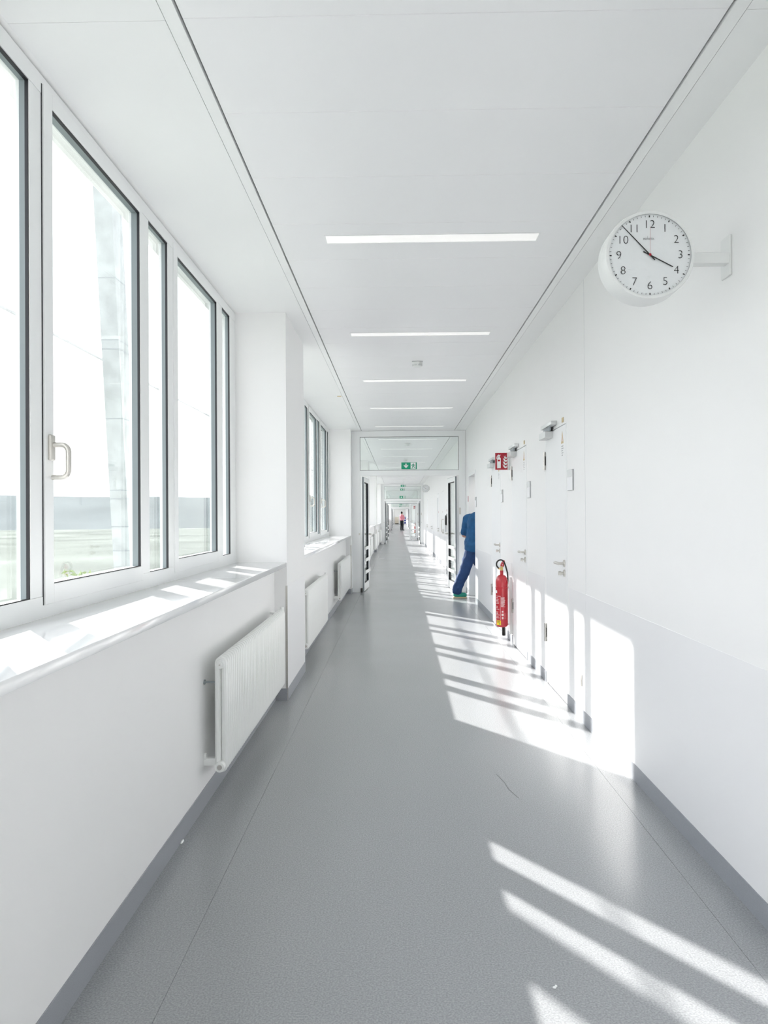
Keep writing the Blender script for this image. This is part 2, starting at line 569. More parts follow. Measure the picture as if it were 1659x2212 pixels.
HEAD = ZC - .005
def window_bay(n, a, b, detail, opening=(0, 1)):
    w = struct('window_%d' % n, ((XW), (a + b) / 2, ZS))
    e = b
    wides, narrows = [], []
    for k in range(4):
        wides.append((e - 1.498 - 1.505 * k, e - .598 - 1.505 * k))
    narrows.append((e - .416, e - .176))
    for k in range(3):
        narrows.append((e - 1.958 - 1.505 * k, e - 1.65 - 1.505 * k))
    narrows.append((a + .16, a + .41))
    x0, x1 = XW - .050, XW                      # frame depth
    zb, zt = ZS + .075, HEAD - .065            # frame opening
    # sill
    MB().bbox(XW - .02, XP - .002, a + .001, b - .001, ZS - .035, ZS, .004, 2).build('window_sill', 'sill', w, True)
    sills = (MB().box(x0, x1, a, b, ZS - .03, zb), MB().box(x0, x1, a, b, zt, HEAD))
    ops = sorted(wides + narrows)
    edges = [a] + [v for o in ops for v in o] + [b]
    muls = [(edges[i], edges[i + 1]) for i in range(0, len(edges), 2)]
    if not detail:
        f = MB()
        f.box(x0, x1, a, b, ZS - .03, zb + .03).box(x0, x1, a, b, zt - .03, HEAD)
        for (p, q) in muls:
            f.box(x0, x1, p, q, zb, zt)
        f.build('window_frame', 'frame_white', w)
        g = MB()
        for (p, q) in ops:
            g.box(XW - .05, XW - .012, q - .004, q, zb + .03, zt - .03)
        g.build('gasket', 'gasket', w)
        for (p, q) in ops:
            MB().add([(XW - .034, p - .01, zb), (XW - .034, q + .01, zb), (XW - .034, q + .01, zt), (XW - .034, p - .01, zt)], [(0, 1, 2, 3)]).build('window_pane', 'glass', w)
        return
    sills[0].build('bottom_rail', 'frame_white', w)
    sills[1].build('top_rail', 'frame_white', w)
    # mullions stop where an opening sash starts
    for (p, q) in muls:
        p2 = p + .022 if any(abs(p - o[1]) < 1e-6 for o in wides) else p
        q2 = q - .05 if any(abs(q - o[0]) < 1e-6 for o in wides) else q
        MB().bbox(x0, x1 - .001, p2, q2, zb, zt, .002, 1).build('mullion', 'frame_white', w)
    for (p, q) in ops:
        wide = (p, q) in wides
        s = .0
        z0, z1 = zb, zt
        if wide:                               # opening sash, a shade proud of the frame
            sw = .065
            xs0, xs1 = x0 + .003, XW + .008
            sp, sq = p - sw, q + .03
            sb = MB()
            sb.bbox(xs0, xs1, sp, p, ZS + .045, HEAD - .03, .003, 2)
            sb.bbox(xs0, xs1, q, sq, ZS + .045, HEAD - .03, .003, 2)
            sb.bbox(xs0, xs1, p - .002, q + .002, ZS + .045, zb + .04, .003, 2)
            sb.bbox(xs0, xs1, p - .002, q + .002, zt - .02, HEAD - .03, .003, 2)
            sa = sb.build('sash', 'frame_white', w)
            if wides.index((p, q)) in opening:
                MB().box(XW - .002, XW + .001, sp - .005, sp, ZS + .045, HEAD - .03).build('sash_gap', 'gasket', sa)  # black strip that paints in the shadow gap on the sash's near side
            z0, z1 = zb + .04, zt - .02
            par = sa
        else:
            par = w
        xg = XW + (.004 if wide else -.004)
        gk = MB()
        gk.box(xg - .011, xg, q - .004, q, z0, z1)
        gk.box(xg - .006, xg, p, q, z0, z0 + .004)
        gk.box(xg - .011, xg, p, q, z1 - .006, z1)
        gk.box(xg - .011, xg, p, p + .004, z0, z1)
        gk.build('gasket', 'gasket', par)
        sp_ = MB()
        sp_.box(XW - .034, xg - .011, q - .004, q, z0, z1)
        sp_.box(XW - .034, xg - .011, p, q, z1 - .004, z1)
        sp_.build('glazing_bead', 'bead', par)
        MB().box(XW - .042, XW - .034, p - .008, q + .008, z0 - .008, z1 + .008).build('window_pane', 'glass', par)
        if wide and wides.index((p, q)) in opening:
            # lever handle on the near stile
            hy = p - .03
            hx = XW + .008
            zc = 1.648
            h = MB().bbox(hx - .001, hx + .014, hy - .017, hy + .017, zc - .046, zc + .046, .006, 3)
            h2 = MB()
            path = [(hx + .012, hy, zc + .01), (hx + .03, hy, zc + .01)]
            R = .025
            X1 = hx + .066
            for t in range(7):
                an = math.pi / 2 * t / 6
                path.append((X1 - R + R * math.sin(an), hy, zc + .01 - R + R * math.cos(an)))
            for t in range(7):
                an = math.pi / 2 * t / 6
                path.append((X1 - R + R * math.cos(an), hy, zc - .105 + R - R * math.sin(an)))
            path.append((X1 - .058, hy, zc - .105))
            h2.tube(path, .0095, 12)
            ro = h.build('handle_base', 'satin', sa, True)
            h2.build('handle_lever', 'satin', sa, True)
n = 0
for i, (a, b) in enumerate(BAYS):
    n += 1
    window_bay(n, a, b, 0 < b < 30 and b > 4, (1, 3) if 4 < b < 7 else (0, 1))

# ------------------------------------------------------------------ right wall
# doors: (near edge, far edge, style)
DOORS = [(5.45, 6.24, 'tech'), (7.15, 8.06, 'tech'), (8.97, 9.83, 'tech'), (16.9, 17.85, 'ward'), (20.1, 21.15, 'pull'), (22.6, 23.5, 'slit'),
         (27.0, 27.95, 'ward'), (31.2, 32.15, 'ward'), (53.5, 54.45, 'ward'), (58, 58.95, 'ward'), (64, 64.95, 'ward'), (88, 88.95, 'ward'), (98, 98.95, 'ward')]
DOORWAY = (11.93, 12.97)
DOORWAY2 = (83.3, 84.7)
DT = 2.08
def make_right_wall():
    holes = sorted([(a, b) for a, b, s in DOORS] + [DOORWAY, DOORWAY2])
    w = MB()
    p = YB - .2
    X2 = XR + .22
    for (a, b) in holes:
        w.box(XR, X2, p, a, 0, DT)
        p = b
    w.box(XR, X2, p, YE + .2, 0, DT)
    w.box(XR, X2, YB - .2, YE + .2, DT, ZC + .12)
    wr = w.build('wall_right', 'wall')
    tag(wr, kind='structure')
    # impact panels (lower wall) between the doors, slightly proud
    segs = []
    p = YB
    for (a, b) in holes:
        segs.append((p, a)); p = b
    segs.append((p, YE))
    for (a, b) in segs:
        a2 = a + .06 if a > YB else a
        b2 = b - .06 if b < YE else b
        cuts = [a2] + [y for y in (4.92,) if a2 < y < b2] + [b2]
        for y0, y1 in zip(cuts, cuts[1:]):
            MB().box(XR - .0022, XR, y0 + .001, y1 - .001, .088, .872).build('wainscot_panel', 'wainscot', wr)
    # upper cladding joint
    MB().box(XR - .0012, XR, 4.919, 4.921, .872, ZC).build('wall_joint', 'joint', wr)
    bb = empty('baseboard_right'); tag(bb, kind='structure')
    for (a, b) in segs:
        MB().box(XR - .0055, XR, a + (.0 if a <= YB else .012), b - .012, 0, .088).build('skirting', 'baseboard', bb)
    # room behind the open doorway
    r = MB()
    r.box(2.9, 3.0, 11.2, 13.3, 0, 2.6).box(XR + .22, 3.0, 11.1, 11.2, 0, 2.6).box(XR + .22, 3.0, 13.3, 13.4, 0, 2.6).box(XR + .22, 3.0, 11.1, 13.4, 2.6, 2.7)
    tag(r.build('wall_side_room', 'wall'), kind='structure')
    t = thing('room_fill_light', 'added square fill light, unseen inside the side room behind the open doorway', 'ceiling light', (2.1, 12.2, 2.6))  # invented source, out of view, added to brighten the room behind the doorway
    MB().bbox(1.8, 2.4, 11.9, 12.5, 2.56, 2.5995, .004, 1).build('housing', 'plastic_white', t)
    MB().box(1.82, 2.38, 11.92, 12.48, 2.557, 2.56).build('diffuser', 'room_fill', t)
    r = MB()
    r.box(2.9, 3.0, 82.5, 85.5, 0, 2.6).box(XR + .22, 3.0, 82.4, 82.5, 0, 2.6).box(XR + .22, 3.0, 85.5, 85.6, 0, 2.6).box(XR + .22, 3.0, 82.4, 85.6, 2.6, 2.7)
    tag(r.build('wall_far_room', 'wall'), kind='structure')
    # casing of the doorway
    c = MB()
    a, b = DOORWAY
    c.box(XR - .006, XR + .225, a - .05, a + .006, 0, DT + .05).box(XR - .006, XR + .225, b - .006, b + .05, 0, DT + .05).box(XR - .006, XR + .225, a + .006, b - .006, DT - .006, DT + .05)
    tag(c.build('trim_1', 'frame_white'), kind='structure')
make_right_wall()

def lever(y, z, x, parent):
    """lever handle and thumb turn, lever pointing away from the lock edge"""
    h = MB()
    h.lathe([(.0, 0), (.027, 0), (.027, -.006), (.024, -.010), (.0, -.010)], 20, (x, y, z), 'x')
    h.cyl((x - .005, y, z), (x - .05, y, z), .0105, 14)
    h.tube([(x - .05, y - .012, z), (x - .052, y + .02, z + .001), (x - .052, y + .07, z + .002), (x - .05, y + .115, z - .001), (x - .048, y + .132, z - .003)], [.011, .0115, .0125, .010, .004], 12)
    h.build('lever_handle', 'satin', parent, True)
    k = MB()
    k.lathe([(.0, 0), (.027, 0), (.027, -.006), (.024, -.010), (.0, -.010)], 20, (x, y, z - .073), 'x')
    k.cyl((x - .005, y, z - .073), (x - .030, y, z - .073), .010, 14)
    k.cyl((x - .028, y, z - .073), (x - .046, y, z - .073), .016, 14)
    k.build('thumb_turn', 'satin', parent, True)

def hinge(y, z, parent):
    h = MB()
    x = XR - .012
    for z0, z1, r in ((-.075, -.040, .0105), (-.0385, .0385, .0095), (.040, .075, .0105)):
        h.cyl((x, y, z + z0), (x, y, z + z1), r, 14)
    h.box(x, XR + .002, y - .004, y + .012, z - .075, z - .040)
    h.box(x, XR + .002, y - .004, y + .012, z + .040, z + .075)
    ho = h.build('hinge', 'steel', parent, True)
    MB().box(x + .003, XR + .002, y - .014, y - .003, z - .038, z + .038).build('hinge_gap', 'black', ho)

def door(n, a, b, style, label):
    d = struct('door_%d' % n, (XR + .02, (a + b) / 2, 0), label)
    near = a < 14
    g = .004
    # casing set flush in the wall, leaf a few millimetres back
    MB().box(XR + .055, XR + .09, a, b, 0, DT).build('backing', 'plenum', d)
    cs = MB()
    cs.box(XR - .0015, XR + .055, a, a + .028, 0, DT).box(XR - .0015, XR + .055, b - .028, b, 0, DT).box(XR - .0015, XR + .055, a + .028, b - .028, DT - .006, DT)
    cs.build('casing', 'frame_white', d)
    z1 = DT - .006 - .006
    lf = MB().bbox(XR - .002, XR + .04, a + .028 + g, b - .028 - g, .008, z1, .0012, 1).build('leaf', 'door', d)
    if near:
        hinge(b - .018, 1.85, lf)
        hinge(b - .018, .42, lf)
        lever(a + .085, 1.038, XR - .002, lf)
        # closer body on the leaf, slide rail on the casing
        cb = MB().bbox(XR - .066, XR - .002, b - .32, b - .07, 2.015, 2.066, .002, 1).build('closer_body', 'alu', lf)
        vb = MB()
        for i in range(8):
            for j in range(6):
                x = XR - .060 + i * .0075; z = 2.021 + j * .0075
                vb.box(x, x + .0035, b - .3206, b - .3198, z, z + .0035)
        vb.build('closer_perforation', 'print_grey', cb)
        rl = MB()
        rl.bbox(XR - .048, XR - .001, b - .46, b - .05, 2.102, 2.132, .004, 2)
        ro = rl.build('closer_rail', 'alu', d, True)
        MB().box(XR - .036, XR - .014, b - .44, b - .08, 2.098, 2.103).build('rail_slot', 'plastic_grey', ro)
        MB().box(XR - .034, XR - .020, b - .34, b - .10, 2.067, 2.100).build('closer_arm', 'gasket_grey', ro)
        # warning sticker with its lines of print, small sticker on the casing
        ty = a + .135
        t = MB().prism([(ty - .04, 1.935), (ty + .04, 1.935), (ty, 2.028)], 'x', XR - .0028, XR - .002)
        t.build('warning_sticker', 'sticker_tan', lf)
        MB().prism([(ty - .022, 1.950), (ty + .022, 1.950), (ty, 2.002)], 'x', XR - .0032, XR - .0026).build('sticker_symbol', 'print_pale', lf)
        pr = MB()
        for i, (l, r_) in enumerate(((.03, .03), (.035, .03), (.02, .035), (.03, .025), (.015, .02))):
            z = 1.915 - i * .017
            pr.box(XR - .0028, XR - .002, ty - l, ty + r_, z - .004, z + .003)
        pr.build('sticker_print', 'print_grey', lf)
        MB().box(XR - .0028, XR - .0015, ty - .045, ty + .015, DT + .012, DT + .048).build('casing_sticker', 'sticker_tan', d)
        # dark seals at the foot of the casing
        MB().box(XR - .007, XR - .0015, a - .002, a + .004, .0, .088).build('foot_seal', 'gasket_grey', d)
    elif style == 'pull':
        lever(a + .09, 1.0, XR - .002, lf)
        y = a + .22
        MB().tube([(XR, y, 1.29), (XR - .05, y, 1.29), (XR - .06, y, 1.27), (XR - .06, y, .97), (XR - .05, y, .95), (XR, y, .95)], .011, 8).build('pull_handle', 'satin', lf, True)
        MB().lathe([(0, 0), (.022, 0), (.022, -.003), (0, -.003)], 16, (XR - .002, a + .6, 1.50), 'x').build('red_dot', 'sign_red', lf)
    elif style == 'slit':
        lever(a + .09, 1.0, XR - .002, lf)
        MB().box(XR - .004, XR - .001, b - .30, b - .16, 1.02, 1.95).build('slit_window', 'gasket_grey', lf)
        MB().lathe([(0, 0), (.028, 0), (.028, -.003), (0, -.003)], 16, (XR - .002, a + .22, 1.50), 'x').build('red_dot', 'sign_red', lf)
    else:
        lever(a + .09, 1.0, XR - .002, lf)
    return d
DL = ['white flush door with door closer, nearest of the three in a row on the right wall', 'middle white flush door with closer, just before the fire extinguisher',
      'white flush door with closer behind the fire extinguisher']
for i, (a, b, s) in enumerate(DOORS):
    door(i + 1, a, b, s, DL[i] if i < 3 else None)

# access flap hinge on the near wall
h = MB()
h.bbox(XR - .010, XR - .0022, 5.03, 5.044, .24, .32, .002, 1)
tag(h.build('latch_plate', 'satin', None, True), 'small steel latch plate low on the right wall before the nearest door', 'latch')

def name_plate(y0, y1, z0, z1, label):
    t = thing('name_plate', label, 'door sign', (XR, (y0 + y1) / 2, z0), 'door name plates')
    MB().bbox(XR - .010, XR - .0005, y0, y1, z0, z1, .001, 1).build('plate_body', 'plastic_grey', t)
    zc = z0 + (z1 - z0) * .66
    MB().box(XR - .0115, XR - .0098, y0 + .006, y1 - .004, zc, z1 - .004).build('header_strip', 'plate_glass', t)
    MB().box(XR - .0115, XR - .0098, y0 + .006, y1 - .004, z0 + .004, zc - .001).build('paper_insert', 'plate_paper', t)
name_plate(5.235, 5.395, 1.572, 1.722, 'silver door name plate beside the nearest closed door')
name_plate(6.93, 7.075, 1.560, 1.715, 'silver door name plate between the two doors before the fire extinguisher')
name_plate(8.75, 8.90, 1.55, 1.70, 'silver door name plate under the red fire extinguisher sign')
name_plate(11.74, 11.86, 1.53, 1.69, 'silver name plate beside the open doorway with the blue-clad person')

def right_wall_small():
    # faint notices beside the open doorway
    t = thing('wall_lettering', 'faint lettering on the white wall near the open doorway', 'lettering', (XR, 11.55, 1.3))
    for i, (z, hgt) in enumerate(((1.57, .035), (1.50, .02), (1.45, .03), (1.40, .02), (1.35, .03))):
        MB().box(XR - .0012, XR - .0004, 11.52 - .02 * (i % 2), 11.58, z - hgt / 2, z + hgt / 2).build('line', 'plate_paper', t)
    t = MB().box(XR - .004, XR - .0004, 13.10, 13.16, 1.64, 1.74)
    tag(t.build('red_sticker', 'sign_red'), 'small red sticker beyond the open doorway', 'sticker')
    # black strap hanging at the door beyond the glazed doors
    t = thing('hanging_strap', 'black looped strap hanging beside the red dot past the open glazed door', 'strap', (XR - .03, 18.9, 1.0))
    ring = [(XR - .03, 18.9 + .12 * math.sin(a) * .9, 1.27 + .115 * math.cos(a)) for a in [2 * math.pi * k / 20 for k in range(20)]]
    MB().tube(ring, .02, 8, closed=True).build('loop', 'black', t, True)
    MB().cyl((XR - .03, 18.9, 1.37), (XR - .005, 18.9, 1.44), .012, 8).build('hook', 'plastic_grey', t, True)
    MB().box(XR - .05, XR - .02, 18.85, 18.93, .98, 1.16).build('strap_end', 'plastic_grey', t)
    t = MB().lathe([(0, 0), (.03, 0), (.03, -.003), (0, -.003)], 18, (XR - .001, 18.95, 1.53), 'x')
    tag(t.build('red_dot_sticker', 'sign_red'), 'round red dot sticker above the black strap', 'sticker')
right_wall_small()

# ------------------------------------------------------------------ glazed partitions with double doors
def partition(Y, label, leaves, th=.09, xl=XP, xr=XR, seal=False):
    p = thing('glazed_partition', label, 'partition', ((xl + xr) / 2, Y, 0))
    ol, orr = -.70, 1.105                 # opening
    y0, y1 = Y - th / 2, Y + th / 2
    def part(nm, m, *bxs, par=p, **k):
        b = MB()
        for q in bxs:
            b.box(*q)
        return b.build(nm, m, par)
    part('column', 'frame_white', (xl + .0005, ol, y0, y1, 0, ZC - .0025))
    part('column', 'frame_white', (orr, xr - .003, y0, y1, 0, ZC - .0025))
    part('top_rail', 'frame_white', (ol, orr, y0, y1, 2.846, ZC - .0025))
    part('head_rail', 'frame_white', (ol, orr, y0, y1, 2.133, 2.23))
    g = .006
    part('transom_gasket', 'gasket', (ol, orr, y0 + .004, y0 + .02, 2.23, 2.23 + g), (ol, orr, y0 + .004, y0 + .02, 2.846 - g, 2.846),
         (ol, ol + g, y0 + .004, y0 + .02, 2.23 + g, 2.846 - g), (orr - g, orr, y0 + .004, y0 + .02, 2.23 + g, 2.846 - g))
    part('transom_pane', 'glass_door', (ol + .001, orr - .001, Y - .006, Y + .006, 2.231, 2.845))
    # rebates that carry the leaves
    part('rebate', 'alu', (ol, ol + .035, Y - .02, y1 + .02, 0, 2.133))
    part('rebate', 'alu', (orr - .035, orr, Y - .02, y1 + .02, 0, 2.133))
    if seal:
        part('head_seal', 'gasket_grey', (ol + .035, orr - .035, Y - .02, y1 + .02, 2.105, 2.133))
        part('jamb_seal', 'gasket_grey', (ol + .035, ol + .05, Y - .022, Y + .02, 0, 2.105))
    part('foot_block', 'black', (ol - .002, ol + .035, y0 - .012, y0 + .024, 0, .075))
    part('foot_block', 'black', (orr - .035, orr + .002, y0 - .012, y0 + .024, 0, .075))
    part('keeper_plate', 'satin', (orr + .002, orr + .035, y0 - .006, y0, 1.42, 1.54))
    part('keeper_plate', 'alu', (orr + .004, orr + .034, y0 - .006, y0, 1.04, 1.09))
    part('keeper_plate', 'satin', (ol - .03, ol - .004, y0 - .006, y0, 1.05, 1.085))
    for side, ang, W in leaves:
        # leaf built along +u from its hinge, then turned
        hx = ol + .036 if side < 0 else orr - .036
        lf = empty('door_leaf', (hx, Y + .03, 0))
        lf.parent = p; lf.matrix_parent_inverse = p.matrix_basis.inverted()
        rot = Matrix.Rotation(ang, 4, 'Z')
        mw = Matrix.Translation((hx, Y + .03, 0)) @ rot
        def sub(nm, m, *bxs, sm=False):
            b = MB()
            for q in bxs:
                b.box(*q)
            b.v = [tuple(mw @ Vector(v)) for v in b.v]
            o = b.build(nm, m)
            o.parent = lf
            o.matrix_parent_inverse = (p.matrix_basis @ p.matrix_basis.inverted() @ lf.matrix_basis).inverted()
            return o
        t = .028
        s = -side                          # leaf extends from the hinge towards the middle when closed
        def bxu(u0, u1, v0, v1, z0, z1):
            a, b = sorted((u0 * s, u1 * s))
            return (a, b, v0, v1, z0, z1)
        sub('leaf_frame', 'frame_white', bxu(0, .085, -t, t, .01, 2.115), bxu(W - .085, W, -t, t, .01, 2.115), bxu(.085, W - .085, -t, t, .01, .15), bxu(.085, W - .085, -t, t, 2.03, 2.115))
        sub('edge_seal', 'gasket_grey', bxu(-.004, 0, -t, t, .01, 2.118), bxu(W, W + .004, -t, t, .01, 2.118), bxu(0, W, -t, t, 2.115, 2.119))
        sub('leaf_gasket', 'gasket', bxu(.085, .093, -.024, .024, .15, 2.03), bxu(W - .093, W - .085, -.024, .024, .15, 2.03), bxu(.097, W - .097, -.024, .024, 2.02, 2.03), bxu(.097, W - .097, -.024, .024, .15, .158))
        sub('leaf_pane', 'glass_door', bxu(.097, W - .097, -.005, .005, .158, 2.02))
        for z in (.36, .585, .80):
            sub('protection_bar', 'plastic_white', bxu(.03, W - .03, -t - .03, -t - .022, z - .03, z + .03), bxu(.03, W - .03, t + .022, t + .03, z - .03, z + .03),
                bxu(.03, .06, -t - .022, t + .022, z - .02, z + .02), bxu(W - .06, W - .03, -t - .022, t + .022, z - .02, z + .02))
        sub('leaf_handle', 'satin', bxu(W - .06, W - .03, -t - .05, -t, 1.03, 1.06), bxu(W - .19, W - .03, -t - .06, -t - .045, 1.03, 1.05), bxu(W - .06, W - .03, t, t + .05, 1.03, 1.06), bxu(W - .19, W - .03, t + .045, t + .06, 1.03, 1.05))
    return p
H90 = math.pi / 2
partition(F1, 'nearest white glazed partition with both glass doors held open', [(-1, H90 - .06, .90), (1, -H90 + .09, .92)])
partition(F2, 'second white glazed partition down the corridor, transom above open doors', [(-1, H90 - .03, .90), (1, -H90 + .03, .90)])
partition(F2B, 'third glazed partition whose right glass door is closed', [(-1, H90 - .03, 1.26), (1, 0.0, .44)], seal=True)
partition(F3, 'fourth glazed partition, just beyond the man in pink', [(-1, H90 - .02, .9), (1, -H90 + .02, .9)])
partition(F3B, 'farthest glazed partition with dark-edged opening', [(-1, H90 - .02, .9), (1, -H90 + .02, .9)], seal=True)

# ------------------------------------------------------------------ exit signs
RUN = [ # running figure, unit square coordinates (x right, z up)
    [(.44, .93), (.50, .97), (.57, .95), (.60, .89), (.57, .83), (.50, .81), (.44, .85)],
    [(.40, .77), (.58, .77), (.62, .66), (.56, .48), (.44, .44), (.36, .52)],
    [(.56, .76), (.78, .66), (.86, .52), (.80, .49), (.72, .60), (.56, .66)],
    [(.42, .76), (.22, .68), (.10, .58), (.15, .52), (.28, .60), (.44, .66)],
    [(.48, .52), (.62, .46), (.72, .30), (.92, .26), (.92, .18), (.68, .20), (.50, .40), (.42, .44)],
    [(.36, .52), (.46, .44), (.38, .22), (.26, .02), (.16, .02), (.24, .20), (.30, .38)]]
ARROW = [(.38, .92), (.62, .92), (.62, .50), (.80, .66), (.92, .66), (.92, .52), (.5, .06), (.08, .52), (.08, .66), (.20, .66), (.38, .50)]
def exit_sign(x0, x1, z0, z1, y, label, symbols=True, hang=None):
    t = thing('exit_sign', label, 'exit sign', ((x0 + x1) / 2, y, z0))
    MB().bbox(x0 - .006, x1 + .006, y, y + .03, z0 - .006, z1 + .006, .002, 1).build('housing', 'plastic_white', t)
    MB().box(x0, x1, y - .0015, y + .0005, z0, z1).build('green_face', 'sign_green', t)
    w, h = x1 - x0, z1 - z0
    xm = x0 + w * .60
    a = MB(); s = h * .80
    ax = x0 + (xm - x0 - s) / 2
    a.prism([(ax + p[0] * s, z0 + h * .1 + p[1] * s) for p in ARROW], 'y', y - .003, y - .001)
    a.build('arrow', 'sign_white', t)
    MB().box(xm, x0 + w * .93, y - .003, y - .001, z0 + h * .06, z1 - h * .04).build('door_symbol', 'sign_white', t)
    r = MB(); s = h * .86; rw = w * .31
    for poly in RUN:
        r.prism([(xm + .004 + p[0] * rw, z0 + h * .06 + p[1] * s) for p in poly], 'y', y - .0042, y - .0025)
    r.build('running_figure', 'sign_green', t)
    if hang:
        MB().box((x0 + x1) / 2 - .004, (x0 + x1) / 2 + .004, y + .01, y + .02, z1, hang).build('hanger', 'alu', t)
exit_sign(.057, .338, 2.247, 2.370, F1 - .085, 'green exit sign with down arrow on the nearest glazed partition')
exit_sign(.10, .31, 2.60, 2.69, 31.0, 'green exit sign hanging from the ceiling before the second glazed partition', hang=ZC)
exit_sign(.06, .34, 2.247, 2.37, F2 - .085, 'green exit sign mounted above the second glazed partition opening')
exit_sign(.12, .45, 2.39, 2.53, F3 - .09, 'green exit sign hanging before the fourth glazed partition above the man in pink', hang=ZC)
exit_sign(.06, .36, 2.25, 2.38, F3B - .09, 'tiny green exit sign on the farthest glazed partition')
exit_sign(.10, .34, 2.76, 2.86, 40.0, 'green exit sign seen through the second transom', hang=ZC)
exit_sign(.10, .52, 2.30, 2.46, 100.0, 'faint green exit sign near the far end of the corridor', hang=ZC)

# ------------------------------------------------------------------ fire sign and extinguishers
def fire_sign(y, label, x0=1.063, x1=1.203, z0=1.895, z1=2.085):
    t = thing('fire_sign', label, 'safety sign', (XR, y, z0))
    MB().bbox(x0, x1, y, y + .004, z0, z1, .001, 1).build('sign_plate', 'sign_white', t)
    # wedge back that carries the plate on the wall
    MB().prism([(x1 - .002, y + .002), (XR, y + .03), (XR, y + .10), (x0 + .01, y + .005)], 'z', z0 + .004, z1 - .004).build('wedge', 'sign_white', t)
    MB().box(x0 + .003, x1 - .003, y - .001, y + .001, z0 + .003, z1 - .003).build('red_face', 'sign_red', t)
    w, h = x1 - x0, z1 - z0
    P = lambda pts: [(x0 + p[0] * w, z0 + p[1] * h) for p in pts]
    s = MB()
    s.prism(P([(.17, .10), (.45, .11), (.46, .60), (.45, .68), (.38, .75), (.24, .75), (.18, .68), (.16, .60)]), 'y', y - .0025, y - .0008)
    s.prism(P([(.26, .76), (.38, .76), (.38, .81), (.44, .85), (.42, .89), (.33, .86), (.30, .90), (.24, .88), (.14, .78), (.11, .64), (.15, .64), (.20, .76), (.26, .81)]), 'y', y - .0025, y - .0008)
    s.build('extinguisher_symbol', 'sign_white', t)
    MB().box(x0 + .22 * w, x0 + .40 * w, y - .0034, y - .002, z0 + .50 * h, z0 + .60 * h).build('symbol_band', 'sign_red', t)
    f = MB()
    tongue = [(.60, .40), (.63, .29), (.70, .20), (.80, .15), (.90, .17), (.94, .25), (.93, .33), (.89, .25), (.82, .24), (.76, .29), (.72, .37), (.70, .30), (.66, .33)]
    for k in range(3):
        f.prism(P([(x_ + .012 * k, y_ - .05 + .185 * k) for x_, y_ in tongue]), 'y', y - .0025, y - .0008)
    f.prism(P([(.69, .83), (.73, .71), (.82, .64), (.93, .66), (.94, .74), (.88, .72), (.82, .76), (.80, .86), (.76, .76), (.72, .78)]), 'y', y - .0025, y - .0008)
    f.build('flame_symbol', 'sign_white', t)
fire_sign(8.16, 'red fire extinguisher sign with white pictograms projecting above the extinguisher')
fire_sign(50.4, 'distant red fire sign seen through the closed glass door', 1.01, 1.16, 1.85, 2.06)

